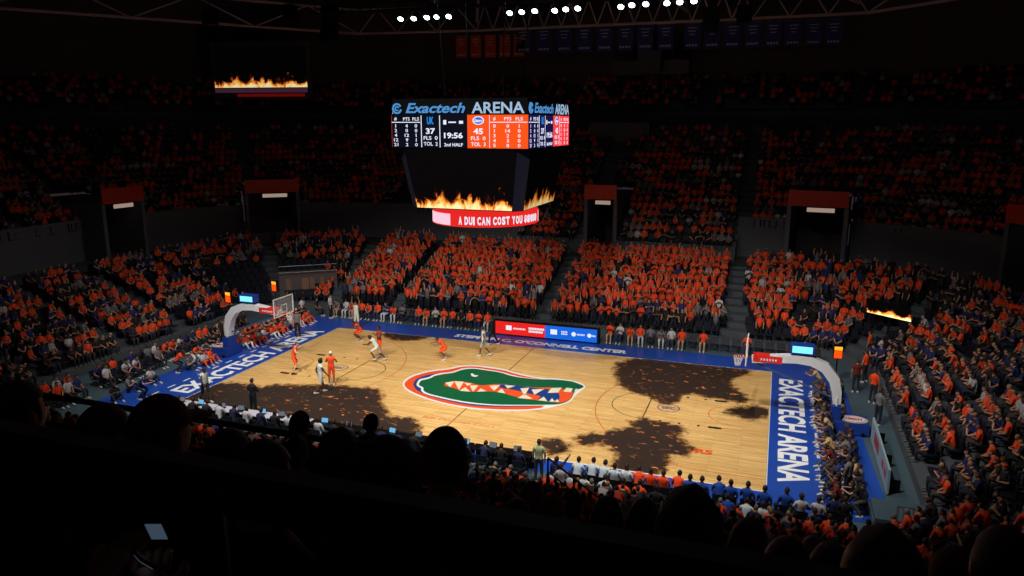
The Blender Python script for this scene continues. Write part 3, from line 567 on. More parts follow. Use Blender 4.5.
# data panels and names, built for one face and turned
def face(rot, right_face):
    Rz = Matrix.Rotation(rot, 4, 'Z'); y = -HW
    fe = empty('data_face', None, None); fe.parent = sb; fe.matrix_local = Rz
    nav = E_VIOLET if right_face else E_NAVY; orr = E_PINK if right_face else E_ORANGE
    MB().box((-HW+HW*.57, y, 13.6), (HW*1.14, .04, 1.5)).build('visitor_panel', nav, fe); MB().box((HW-HW*.43, y, 13.6), (HW*.86, .04, 1.5)).build('home_panel', orr, fe)
    x0 = -HW; wd = 2*HW; X = lambda f: x0+wd*f; zt, zb = 14.35, 12.85; Zf = lambda f: zt-(zt-zb)*f
    T = lambda s, f, g, w, h, m=E_WHITE, **kw: text(s, m, fe, (X(f), y-.045, Zf(g)), (1, 0, 0), (0, 0, 1), w, h, kw.get('bold', .012), kw.get('shear', 0), .006, center=True)
    ln = MB()
    for f in (.228, .367): ln.box((X(f), y-.03, 13.6), (.035, .01, 1.46))
    for f in (.73,): ln.box((X(f), y-.03, 13.6), (.02, .01, 1.46))
    ln.box((X(.112), y-.03, Zf(.22)), (wd*.22, .01, .035)); ln.box((X(.865), y-.03, Zf(.22)), (wd*.26, .01, .035)); ln.build('panel_rule', E_WHITE, fe)
    for cx_, rows in ((0, [('1', '4', '0'), ('2', '0', '0'), ('4', '12', '1'), ('12', '9', '1'), ('21', '2', '0')]), (.73, [('0', '0', '1'), ('1', '14', '0'), ('3', '2', '0'), ('4', '3', '0'), ('5', '8', '0')])):
        k_ = 1.3 if cx_ == 0 else 1.45
        for j, h in enumerate(('#', 'PTS', 'FLS')): T(h, cx_+(.025+.055*j+(.01 if j else 0))*k_, .12, .13 if j == 0 else .34, .15)
        for r, row in enumerate(rows):
            for j, v in enumerate(row): T(v, cx_+(.025+.055*j+(.01 if j else 0))*k_, .33+.145*r, .11*len(v)+.015, .15)
    T('UK', .298, .17, .34, .34, E_BLUE, bold=.03); T('37', .298, .49, .5, .27, bold=.03); T('FLS  0', .298, .7, .72, .17); T('TOL  2', .298, .88, .72, .17)
    T('19:56', .468, .62, 1.1, .27, bold=.03); T('2nd HALF', .468, .9, .95, .15, bold=.02)
    MB().box((X(.405), y-.03, Zf(.22)), (.15, .01, .2)).box((X(.46), y-.03, Zf(.22)), (.38, .01, .06)).box((X(.525), y-.03, Zf(.22)), (.2, .01, .13)).build('sponsor_mark', E_WHITE, fe)
    T('45', .65, .49, .5, .27, bold=.03); T('FLS  0', .65, .7, .72, .17); T('TOL  3', .65, .88, .72, .17)
    lg = MB(); lg.tube([(X(.65), y-.025, Zf(.17)), (X(.65), y-.035, Zf(.17))], .19, 20); lgo = lg.build('home_mark', E_WHITE, fe)
    lgo.data.transform(Matrix.Translation((X(.65), 0, 0)) @ Matrix.Scale(1.5, 4, (1, 0, 0)) @ Matrix.Translation((-X(.65), 0, 0)))
    lg2 = MB(); lg2.tube([(X(.65), y-.03, Zf(.17)), (X(.65), y-.042, Zf(.17))], .15, 20); o2 = lg2.build('home_mark', E_BOARD, fe)
    o2.data.transform(Matrix.Translation((X(.65), 0, 0)) @ Matrix.Scale(1.5, 4, (1, 0, 0)) @ Matrix.Translation((-X(.65), 0, 0)))
    T('Gators', .65, .17, .38, .15, E_WHITE, bold=.04, shear=.3)
    # names on top
    T('Exactech', .335, -.21, 3.2, .46, E_LOGO, bold=.025, shear=.3); T('ARENA', .79, -.21, 2.55, .5, E_PALE, bold=.02)
    cm = MB(); c0 = (X(.045), y-.03, Zf(-.2))
    cm.tube([(c0[0]+.21*cos(a), c0[1], c0[2]+.21*sin(a)) for a in np.linspace(.5, 2*pi-.2, 22)], .045, 6); cm.tube([(c0[0]+.09*cos(a), c0[1], c0[2]+.09*sin(a)) for a in np.linspace(.3, 2*pi-.9, 14)], .035, 6)
    cm.build('round_mark', E_LOGO, fe)
for i in range(4): face(i*pi/2, i in (1, 3))
rg = MB(); n = 64; rr = 2.72
for z in (9.05, 9.72): pass
vs = [(rr*cos(2*pi*i/n), rr*sin(2*pi*i/n), z) for z in (9.05, 9.7) for i in range(n)]
vs += [((rr-.2)*cos(2*pi*i/n), (rr-.2)*sin(2*pi*i/n), z) for z in (9.05, 9.7) for i in range(n)]
fs = []
for i in range(n): j = (i+1) % n; fs += [(i, j, n+j, n+i), (2*n+i, 3*n+i, 3*n+j, 2*n+j), (i, 2*n+i, 2*n+j, j), (n+i, n+j, 3*n+j, 3*n+i)]
rg.add(vs, fs); ringo = rg.build('ring_display', E_RED, sb)
a0 = math.atan2(-36.2, 14)
def ring_patch(m, aa, ab, name, z0=9.1, z1=9.66, r=rr+.012):
    mb = MB(); an = np.linspace(aa, ab, 14); v_ = [(r*cos(a), r*sin(a), z) for z in (z0, z1) for a in an]
    mb.add(v_, [(i, i+1, 15+i, 14+i) for i in range(13)]); return mb.build(name, m, ringo)
ring_patch(mat('led_pinkish', (255, 205, 225), .5, emit=1.0), a0-1.5, a0-.68, 'white_panel')
ring_patch(E_WHITE, a0+1.35, a0+1.42, 'white_panel')
msg = 'A DUI CAN COST YOU $8,000'
wts = [.45 if c in ' I,' else 1 for c in msg]; tot = sum(wts); acc = 0; A0, A1 = a0-.5, a0+1.2
for c, w in zip(msg, wts):
    a = A0+(A1-A0)*(acc+w/2)/tot; acc += w
    if c != ' ':
        text(c, E_WHITE, ringo, ((rr+.02)*cos(a), (rr+.02)*sin(a), 9.37), (-sin(a), cos(a), 0), (0, 0, 1), .84*w*(A1-A0)*rr/tot, .4, .05, depth=.006, center=True)
hs = MB(); [hs.tube([(x, y, 15.3), (x*1.4, y*1.4, 27.4)], .03, 6) for x in (-1.5, 1.5) for y in (-1.5, 1.5)]; hs.build('hanging_cable', BLACKM, sb)

# ------------------------------------------------------------------ wall video board, banners, speakers
c0 = un(215, 97, y=29.5); c1 = un(309, 97, y=31.5); t0 = un(215, 45, y=29.5); t1 = un(309, 45, y=31.5)
e = empty('wall_video_board', 'big video board showing a line of flames at the dark far corner', 'video board', tuple((c0+c1)/2)); e.location.z = c0[2]
L0 = Vector(e.location); bl_, br_, tr_, tl_ = [Vector(q)-L0 for q in (c0, c1, t1, t0)]; tr_.x = br_.x; tl_.x = bl_.x; br_.z = bl_.z; tr_.z = tl_.z
lerp = lambda a, b, t: a+(b-a)*t
nb = Vector((.05, .3, 0)); dirx = (br_-bl_).normalized(); nrm = dirx.cross(Vector((0, 0, 1))).normalized()
if nrm.y > 0: nrm = -nrm
screen([lerp(bl_, tl_, .18)+dirx*.1, lerp(br_, tr_, .18)-dirx*.1, tr_-dirx*.1-Vector((0, 0, .15)), tl_+dirx*.1-Vector((0, 0, .15))], FL[2], e)
cs = MB(); cc = (bl_+tr_)/2-nrm*.35; cs.box(cc, ((br_-bl_).length+.5, .55, (tl_-bl_).z+.5), math.atan2(dirx.y, dirx.x)); cs.build('case', DARKW, e)
screen([lerp(bl_, tl_, .08)+dirx*.1+nrm*.02, lerp(br_, tr_, .08)-dirx*.1+nrm*.02, lerp(br_, tr_, .165)-dirx*.1+nrm*.02, lerp(bl_, tl_, .165)+dirx*.1+nrm*.02], em('dim_strip', (70, 40, 60), .6), e, 'dim_strip')
screen([bl_+dirx*2.5+nrm*.02, br_-dirx*.4+nrm*.02, lerp(br_, tr_, .06)-dirx*.4+nrm*.02, lerp(bl_, tl_, .06)+dirx*2.5+nrm*.02], em('dim_red_strip', (110, 14, 12), .6), e, 'red_strip')
MB().tube([cc+Vector((-3, 0, 2.6)), cc+Vector((-3, 0, 6))], .08).tube([cc+Vector((3, 0, 2.6)), cc+Vector((3, 0, 6))], .08).build('hanger', BLACKM, e)

e = empty('flame_ribbon_screen', 'small video ribbon of flames in the dark corner past the far rows', 'video board', tuple(un(890, 318, y=12.2)))
L0 = Vector(e.location)
q4 = [Vector(un(u, v, y=12.2))-L0 for u, v in ((867, 312), (911, 322), (911, 308), (867, 298))]
screen(q4, FL[3], e); MB().add([q+Vector((0, .09, 0)) for q in q4]+[q+Vector((0, .35, -.1)) for q in q4], [(0, 1, 2, 3), (7, 6, 5, 4), (0, 4, 5, 1), (1, 5, 6, 2), (2, 6, 7, 3), (3, 7, 4, 0)]).build('case', BLACKM, e)
MB().tube([(0, .2, 0), (0, .2, -1.1)], .07).build('support_post', BLACKM, e)

def banner(u0, u1, v0, v1, y, m, word, label, grp):
    a = un(u0, v0, y=y); b = un(u1, v1, y=y); w = b[0]-a[0]; h = a[2]-b[2]
    e = empty('championship_banner', label, 'banner', ((a[0]+b[0])/2, y, b[2]), 0, grp)
    MB().box((0, 0, h/2), (w*.86, .04, h)).build('cloth', m, e); MB().tube([(-w*.45, 0, h), (w*.45, 0, h)], .04).build('pole', STEEL, e)
    k = MB()
    for i in range(4): k.box((-w*.24+w*.16*i, -.025, h*.14), (w*.11, .01, h*.08))
    for j in range(3): k.box((0, -.025, h*(.82-.13*j)), (w*(.5-.1*j), .01, h*.035))
    k.build('stitched_mark', GREYT, e)
for i in range(5):
    u = 455+i*14.5; banner(u, u+12.5, 36-i*.4, 58-i*.4, 38, ORB, '', 'faded orange banner hanging from the far rim, over the scoreboard', 'orange banners on the far rim')
for i in range(16):
    u = 515+i*20.3+(6 if i > 7 else 0); v = 28-i*.55; banner(u, u+17, v, v+25, 38, NAVYB, '', 'dark navy banner hanging from the far rim', 'navy banners on the far rim')
def speaker(u, v, y, nm, n=4):
    q = un(u, v, y=y); e = empty('line_array_speaker', nm, 'speaker', tuple(q), 0, None)
    for k in range(n): MB().box((0, -.05*k*k*.3, -.42*k), (1.1, .7, .38), 0).build('speaker_box', BLACKM, e)
    MB().tube([(0, 0, .2), (0, 0, 26-q[2])], .03).build('chain', BLACKM, e)
speaker(330, 8, 14, 'hanging black speaker column between wall video board and scoreboard', 6); speaker(210, 12, 18, 'black hanging speaker cluster over the corner video board', 3); speaker(290, 8, 26, 'small black hanging speaker near the far rim', 3)
speaker(712, 10, 20, 'black hanging speaker beside the end of the lit lamps', 4); speaker(745, 8, 26, 'short black hanging speaker over the navy banners', 3)
# control room boxes under the far rim
e = MB().box((-.9, 37.9, 12.9), (5.8, 2.0, 2.3)).build('press_box', CONC2); tag(e, 'plain grey concrete press box on top of the far upper rows', 'booth')
e = MB().box(tuple(un(652, 68, y=42)), (7.5, 2, 1.3)).build('camera_booth', CONC2); tag(e, 'pale grey booth under the navy banners', 'booth')
e = MB().box(tuple(un(650, 61, y=40)), (2.2, 1, 2.0)).build('control_booth', CONC2); tag(e, 'taller narrow grey booth standing on the pale booth', 'booth')

# ------------------------------------------------------------------ people
def pose_joints(pz=.95, lean=0, twist=0, armL=((-.07, .02, -.28), (-.05, .1, -.53)), armR=((.07, .02, -.28), (.05, .1, -.53)), legL=((-.02, .01, -.42), (-.03, -.03, -.84)), legR=((.02, .01, -.42), (.03, -.03, -.84)), head=0, wide=1.0, side=0):
    J = {}; R = []
    def up(x, y, z):
        v = Vector((x, y, z)); v.rotate(Matrix.Rotation(-lean, 3, 'X')); v.rotate(Matrix.Rotation(side, 3, 'Y')); v.rotate(Matrix.Rotation(twist*max(0, z)/.45, 3, 'Z')); return Vector((0, 0, pz))+v
    J['pelvis'] = up(0, 0, 0); J['belly'] = up(0, .01, .14); J['chest'] = up(0, .0, .31); J['upchest'] = up(0, -.01, .44); J['neck'] = up(0, .0, .53)
    J['headb'] = up(0, .015, .585)
    hc = up(0, .032, .658); J['headc'] = hc
    for sd, sg, arm, leg in (('L', -1, armL, legL), ('R', 1, armR, legR)):
        sh = up(sg*.165, -.01, .435); J['sh'+sd] = sh; J['el'+sd] = sh+Vector(arm[0]); J['wr'+sd] = sh+Vector(arm[1])
        J['pa'+sd] = J['wr'+sd]+(J['wr'+sd]-J['el'+sd]).normalized()*.075
        h = Vector((sg*.09, 0, pz-.05)); J['hi'+sd] = h; J['kn'+sd] = h+Vector(leg[0]); J['an'+sd] = h+Vector(leg[1])
    return J
RAD = dict(pelvis=(.15, .12), belly=(.14, .105), chest=(.165, .12), upchest=(.12, .09), neck=(.060, .058), headb=(.058, .058), sh=.058, el=.042, wr=.028, pa=(.036, .022), hi=.088, kn=.058, an=.040)
def seg_list():
    q = [('pelvis', 'belly', 'torso'), ('belly', 'chest', 'torso'), ('chest', 'upchest', 'torso'), ('upchest', 'neck', 'neck'), ('neck', 'headb', 'neck')]
    for s in 'LR': q += [('upchest', 'sh'+s, 'torso'), ('sh'+s, 'el'+s, 'uarm'), ('el'+s, 'wr'+s, 'farm'), ('wr'+s, 'pa'+s, 'hand'), ('pelvis', 'hi'+s, 'hip'), ('hi'+s, 'kn'+s, 'thigh'), ('kn'+s, 'an'+s, 'shin')]
    return q
def skin_mesh(J, sub, fingers, grip=.5, fat=1.0):
    names = [n for n in J if n != 'headc']; idx = {n: i for i, n in enumerate(names)}; V = [J[n] for n in names]; E_ = [(idx[a], idx[b]) for a, b, _ in seg_list()]
    R = []
    for n in names:
        r = RAD.get(n) or RAD[n[:2]]; r = r if isinstance(r, tuple) else (r, r); k = fat if n in ('belly', 'chest', 'pelvis', 'upchest') else 1+(fat-1)*.5; R.append((r[0]*k, r[1]*k))
    roots = [idx['pelvis']]
    if fingers:
        for s, sg in (('L', -1), ('R', 1)):
            w, p = J['wr'+s], J['pa'+s]; d = (p-w).normalized(); el = (w-J['el'+s]).normalized()
            lat = d.cross(Vector((0, 0, 1)) if abs(d.z) < .9 else Vector((0, 1, 0))).normalized()*sg*-1; nrm_ = d.cross(lat).normalized()
            if nrm_.z > 0: nrm_ = -nrm_
            for k, (off, ln) in enumerate(((-.027, .068), (-.009, .078), (.009, .073), (.027, .056))):
                a = p+lat*off-d*.01; b = a+d*ln*.5+nrm_*ln*.12*grip; c = b+(d*(1-.45*grip)+nrm_*.8*grip).normalized()*ln*.5; o = len(V); V += [a, b, c]; R += [(.0095, .0095), (.009, .009), (.0075, .0075)]; E_ += [(o, o+1), (o+1, o+2)]; roots.append(o)
            a = w+d*.02-lat*.02; b = a-lat*.035+d*.03; c = b+d*.035+nrm_*.012; o = len(V); V += [a, b, c]; R += [(.012, .012), (.011, .011), (.009, .009)]; E_ += [(o, o+1), (o+1, o+2)]; roots.append(o)
    me = bpy.data.meshes.new('sk'); me.from_pydata([tuple(v) for v in V], E_, []); o = bpy.data.objects.new('sk', me); C.objects.link(o)
    o.modifiers.new('s', 'SKIN')
    for i, d in enumerate(me.skin_vertices[0].data): d.radius = R[i]; d.use_root = i in roots
    if sub: m = o.modifiers.new('u', 'SUBSURF'); m.levels = sub; m.render_levels = sub
    dg = bpy.context.evaluated_depsgraph_get(); dg.update(); ev = bpy.data.meshes.new_from_object(o.evaluated_get(dg))
    vs = np.array([v.co for v in ev.vertices]); fs = [tuple(p.vertices) for p in ev.polygons]
    bpy.data.objects.remove(o); bpy.data.meshes.remove(me); bpy.data.meshes.remove(ev)
    return vs, fs
def classify(vs, fs, J, shorts=False, longs=False):
    segs = seg_list(); fc = np.array([vs[list(f)].mean(0) for f in fs]); best = np.full(len(fc), 1e9); lab = np.zeros(len(fc), int); tt = np.zeros(len(fc))
    for i, (a, b, _) in enumerate(segs):
        A, B = np.array(J[a]), np.array(J[b]); ab = B-A; t = np.clip(((fc-A)@ab)/(ab@ab), 0, 1)
        ra = RAD.get(a) or RAD[a[:2]]; ra = ra[0] if isinstance(ra, tuple) else ra; rb = RAD.get(b) or RAD[b[:2]]; rb = rb[0] if isinstance(rb, tuple) else rb
        d = np.linalg.norm(fc-A-t[:, None]*ab, axis=1)-(ra+(rb-ra)*t)*.9
        u = d < best; best[u] = d[u]; lab[u] = i; tt[u] = t[u]
    out = []
    for i in range(len(fc)):
        n = segs[lab[i]][2]; t = tt[i]; c = 'skin'
        if n == 'torso': c = 'shirt' if not (segs[lab[i]][0] == 'pelvis' and t < .15) else 'pants'
        elif n == 'uarm': c = 'shirt' if (longs or (t < .62 and not shorts) or t < .12) else 'skin'
        elif n == 'farm' and longs: c = 'shirt' if t < .92 else 'skin'
        elif n == 'hip': c = 'pants'
        elif n == 'thigh': c = 'pants'
        elif n == 'shin': c = 'pants' if (not shorts and t < .93) else 'skin'
        elif n == 'neck' and segs[lab[i]][0] == 'upchest' and t < .35: c = 'shirt'
        out.append(c)
    return out
def extract(vs, fs, cls, want, push):
    nrm = np.zeros_like(vs)
    for f in fs:
        p = vs[list(f)]; n = np.cross(p[1]-p[0], p[-1]-p[0]) if len(f) == 3 else np.cross(p[2]-p[0], p[3]-p[1])
        for i in f: nrm[i] += n
    nrm /= np.maximum(np.linalg.norm(nrm, axis=1), 1e-9)[:, None]
    m = {}; V = []; F = []
    for f, c in zip(fs, cls):
        if c == want:
            g = []
            for i in f:
                if i not in m: m[i] = len(V); V.append(vs[i]+nrm[i]*push)
                g.append(m[i])
            F.append(tuple(g))
    return V, F
def head_geo(hi=True):
    """head centred on (0,0,0) facing +y: (verts, faces, material), hair shell (verts, faces)"""
    n, k = (16, 12) if hi else (7, 6); mb = MB(); mb.ball((0, 0, 0), 1, n, k)
    V = np.array(mb.v); F = mb.f; out = []
    for x, y, z in V:
        w = .076*(1-.28*max(0, -z)**1.5); d = .098; h = .118
        X, Y, Z = x*w, y*d, z*h
        if y > 0 and z < 0: Y += .012*(-z)*y; X *= 1-.12*(-z)
        if y < 0 and z < -.3: Y *= 1-.35*(-z-.3); 
        if y > .7 and .0 < z < .3 and abs(x) > .2: Y -= .006
        out.append((X, Y, Z))
    M_ = MB(); M_.add(out, F, 0)
    if hi:
        M_.add([(-.014, .09, -.03), (.014, .09, -.03), (0, .092, .028), (0, .122, -.024), (0, .098, -.04)], [(0, 3, 2), (1, 2, 3), (0, 4, 3), (4, 1, 3)], 0)
        for s in (-1, 1):
            M_.ball((s*.03, .086, .012), (.013, .008, .007), 8, 5, 1); M_.ball((s*.078, -.004, -.004), (.012, .022, .034), 8, 5, 0)
            M_.box((s*.03, .094, .03), (.03, .006, .006), m=1)
        M_.ball((0, .094, -.062), (.022, .008, .006), 8, 4, 2)
    return M_
def hair_geo(kind, n=18, k=14):
    mb = MB(); mb.ball((0, 0, 0), 1, n, k); V = np.array(mb.v); out = []
    for x, y, z in V:
        w, d, h = .076*(1-.2*max(0, -z)**1.5), .098, .118; g = 1.10
        X, Y, Z = x*w*g, y*d*g, z*h*g+.004
        if y < 0: Y -= .006
        if y < 0 and z < -.3: Y *= 1-.2*(-z-.3)
        if kind == 'curly':
            bump = 1.16+.06*sin(9*x+7*z)*cos(8*y+5*z); X *= bump; Y *= bump; Z = Z*bump+.01
        if kind == 'hood': X *= 1.35; Y *= 1.3; Z = Z*1.2
        if kind == 'long' and z < 0 and y < .35: Z = Z-.13*min(1, -z*1.6); Y = Y*.75-.03; X *= 1.12
        if kind == 'bun': pass
        out.append((X, Y, Z))
    lim = {'short': -.25, 'curly': -.55, 'long': -1.1, 'cap': .12, 'bun': -.4, 'hood': -1.1}[kind]
    F = []
    for f in mb.f:
        c = V[list(f)].mean(0)
        if kind == 'hood' and c[1] > .55 and c[2] < .45: continue
        front = c[1] > .30
        if kind != 'hood' and front and c[2] < .42 and kind != 'cap': continue
        if c[2] < lim and kind not in ('long', 'hood'): continue
        if kind == 'cap' and c[2] < .12: continue
        F.append(f)
    M_ = MB(); M_.add(out, F)
    if kind == 'bun': M_.ball((0, -.1, .08), .045, 10, 8)
    if kind == 'cap':
        M_.add([(-.06, .075, .03), (.06, .075, .03), (.045, .165, .012), (0, .178, .012), (-.045, .165, .012), (-.06, .075, .04), (.06, .075, .04), (.045, .165, .022), (0, .178, .022), (-.045, .165, .022)],
               [(0, 4, 3, 2, 1), (5, 6, 7, 8, 9), (0, 1, 6, 5), (1, 2, 7, 6), (2, 3, 8, 7), (3, 4, 9, 8), (4, 0, 5, 9)])
    return M_
def shoe_geo(an, fwd=(0, 1, 0)):
    mb = MB(); x, y, z = an; b = z-.085
    prof = [(-.07, .028, .10), (-.03, .036, .12), (.05, .040, .085), (.12, .046, .06), (.175, .036, .045), (.20, .015, .03)]; vs = []; fs = []
    for py, w, h in prof: vs += [(x-w, y+py, b), (x-w*.8, y+py, b+h), (x+w*.8, y+py, b+h), (x+w, y+py, b)]
    for i in range(len(prof)-1):
        o = i*4; q = o+4; fs += [(o, o+1, q+1, q), (o+1, o+2, q+2, q+1), (o+2, o+3, q+3, q+2), (o, q, q+3, o+3)]
    fs += [(0, 3, 2, 1), (20, 21, 22, 23)]; mb.add(vs, fs); return mb
SIT = dict(pz=.56, legL=((-.04, .43, .02), (-.03, .42, -.415)), legR=((.04, .43, .02), (.03, .42, -.415)))
POSES = {
 'sit': dict(SIT, armL=((-.08, .05, -.27), (.05, .24, -.37)), armR=((.08, .05, -.27), (-.02, .22, -.37))),
 'sit_lean': dict(SIT, lean=.4, armL=((-.08, .08, -.24), (.09, .20, -.36)), armR=((.08, .08, -.24), (-.09, .20, -.36))),
 'sit_clap': dict(SIT, armL=((-.10, .04, -.25), (.11, .22, -.12)), armR=((.10, .04, -.25), (-.11, .22, -.12))),
 'sit_phone': dict(SIT, lean=.15, armL=((-.07, .05, -.26), (.10, .24, -.26)), armR=((.07, .05, -.26), (-.10, .24, -.26))),
 'stand': dict(),
 'stand_clap': dict(armL=((-.12, .10, -.23), (.12, .30, -.04)), armR=((.12, .10, -.23), (-.12, .30, -.04))),
 'arms_up': dict(armL=((-.10, .04, .26), (-.06, .06, .52)), armR=((.10, .04, .26), (.06, .06, .52))),
 'one_up': dict(armR=((.08, .10, .25), (.04, .14, .50))),
 'crossed': dict(armL=((-.10, .08, -.26), (.12, .22, -.16)), armR=((.10, .08, -.26), (-.12, .22, -.20))),
 'crouch': dict(pz=.66, lean=.75, legL=((-.10, .36, -.16), (-.12, .06, -.555)), legR=((.10, .36, -.16), (.12, .06, -.555)), armL=((-.14, .2, -.14), (.02, .42, -.1)), armR=((.14, .2, -.14), (-.02, .42, -.1))),
 'defend': dict(pz=.86, lean=.3, legL=((-.20, .16, -.32), (-.34, -.02, -.73)), legR=((.20, .16, -.32), (.34, -.02, -.73)), armL=((-.24, .08, -.12), (-.46, .22, -.1)), armR=((.24, .08, -.12), (.46, .22, -.1))),
 'run': dict(pz=.90, lean=.25, legL=((-.02, .32, -.24), (-.02, .16, -.64)), legR=((.02, -.05, -.40), (.02, -.42, -.60)), armL=((-.08, -.2, -.2), (-.05, -.02, -.36)), armR=((.08, .15, -.2), (.0, .36, -.12))),
 'walk': dict(pz=.93, lean=.06, legL=((-.01, .16, -.38), (-.01, .22, -.81)), legR=((.01, -.06, -.41), (.01, -.34, -.76)), armL=((-.07, -.1, -.26), (-.06, -.02, -.5)), armR=((.07, .1, -.26), (.05, .26, -.46))),
 'drive': dict(pz=.82, lean=.65, legL=((-.08, .34, -.2), (-.08, .1, -.60)), legR=((.08, -.08, -.36), (.1, -.36, -.66)), armL=((-.14, .18, -.16), (-.1, .40, -.2)), armR=((.12, .16, -.2), (.1, .34, -.36))),
 'floor': dict(pz=.17, lean=.12, legL=((-.14, .34, .26), (-.10, .52, -.035)), legR=((.14, .34, .26), (.10, .52, -.035)), armL=((-.10, .10, -.24), (.06, .30, -.12)), armR=((.10, .10, -.24), (-.06, .30, -.12))),
 'point': dict(armR=((.10, .18, .12), (.12, .40, .30)), lean=.1),
}
PJ = {k: pose_joints(**v) for k, v in POSES.items()}
_tc = {}
def template(pose, style='fan', hi=1, J=None, fat=1.0):
    key = (pose, style, hi, fat)
    if key in _tc: return _tc[key]
    J = J or PJ[pose]; vs, fs = skin_mesh(J, hi, True, .6, fat); cls = classify(vs, fs, J, shorts=style == 'player', longs=style == 'suit')
    b = MB(); b.add(vs, fs, 0); h = head_geo(True); hc = J['headc']; b.add([Vector(v)+hc for v in h.v], h.f); b.m[-len(h.f):] = h.m
    T = {'body': b.mesh('person', [SKIN, EYE, LIP], True)}
    for w, nm, pu in (('shirt', {'player': 'jersey', 'suit': 'jacket'}.get(style, 'shirt'), .014), ('pants', 'shorts' if style == 'player' else 'trousers', .012)):
        V, F = extract(vs, fs, cls, w, pu); m = MB(); m.add(V, F); T[w] = m.mesh(nm, CLOTH, True)
    T['names'] = ({'player': 'jersey', 'suit': 'jacket'}.get(style, 'shirt'), 'shorts' if style == 'player' else 'trousers')
    T['shoes'] = []
    for s in 'LR': T['shoes'].append(shoe_geo(J['an'+s]).mesh('shoe', CLOTH, True))
    T['J'] = J; _tc[key] = T; return T
_hc = {}
def hair_mesh(kind):
    if kind not in _hc: _hc[kind] = hair_geo(kind).mesh('cap' if kind == 'cap' else 'hood' if kind == 'hood' else 'hair', HAIR if kind not in ('cap', 'hood') else CLOTH, True)
    return _hc[kind]
SKINS = [(190, 140, 112), (176, 122, 94), (196, 148, 122), (140, 92, 66), (92, 58, 42), (182, 132, 106)]
HAIRS = {'soft black': (58, 44, 42), 'dark brown': (44, 30, 22), 'black': (18, 15, 15), 'brown': (84, 56, 36), 'blond': (176, 140, 86), 'grey': (150, 146, 142)}
COLS = {'orange': (250, 74, 26), 'blue': (26, 42, 104), 'black': (24, 24, 28), 'white': (196, 196, 202), 'grey': (112, 114, 122), 'navy': (24, 32, 70), 'dark red': (110, 26, 26), 'tan': (196, 166, 120), 'teal': (20, 88, 110), 'pale green': (176, 186, 150)}
def person(loc, rz, pose, style='fan', shirt='orange', pants=(34, 36, 48), skin=None, hairc='dark brown', hair='short', label='', group=None, scale=1.0, hi=1, shoe=(200, 200, 200), T=None, shirtc=None, hatc=None, fat=1.0):
    T = T or template(pose, style, hi, fat=fat); o = bpy.data.objects.new('person', T['body']); C.objects.link(o)
    o.location = loc; o.rotation_euler = (0, 0, rz); o.scale = (scale,)*3; o.color = (*lin(skin or random.choice(SKINS)), 1); tag(o, label, 'person', group)
    def ch(nm, me, col, l=(0, 0, 0)):
        c = bpy.data.objects.new(nm, me); C.objects.link(c); c.parent = o; c.location = l; c.color = (*lin(col), 1); return c
    ch(T['names'][0], T['shirt'], shirtc or COLS[shirt]); ch(T['names'][1], T['pants'], pants)
    for s in T['shoes']: ch('shoe', s, shoe)
    hc = T['J']['headc']
    if hair: ch('cap' if hair == 'cap' else 'hood' if hair == 'hood' else 'hair', hair_mesh(hair), hatc or (HAIRS[hairc] if hair not in ('cap', 'hood') else (60, 60, 66)), hc)
    return o

# --- crowd figures (for everyone past the nearest three hundred): same poses, fewer faces
CL = ['skin', 'shirt', 'pants', 'hair', 'shoe']
def low(pose):
    J = PJ[pose]; vs, fs = skin_mesh(J, 0, False); cls = classify(vs, fs, J)
    V = [tuple(v) for v in vs]; F = list(fs); K_ = [CL.index(c) for c in cls]
    h = head_geo(False); o = len(V); hc = J['headc']; V += [tuple(Vector(v)+hc) for v in h.v]
    for f in h.f:
        c = np.mean([h.v[i] for i in f], 0); F.append(tuple(i+o for i in f)); K_.append(3 if (c[2] > .045 or (c[1] < -.01 and c[2] > -.06)) else 0)
    for s in 'LR':
        g = shoe_geo(J['an'+s]); o = len(V); V += g.v; F += [tuple(i+o for i in f) for f in g.f]; K_ += [4]*len(g.f)
    FF = []; KK = []
    for f, k in zip(F, K_):
        if len(f) == 5: FF += [f[:4], (f[0], f[3], f[4], f[4])]; KK += [k, k]
        else: FF.append(f if len(f) == 4 else (*f, f[-1]) if len(f) == 3 else f[:4]); KK.append(k)
    tri = np.array([len(set(f)) == 3 for f in FF]); return np.array(V), np.array(FF), np.array(KK), tri
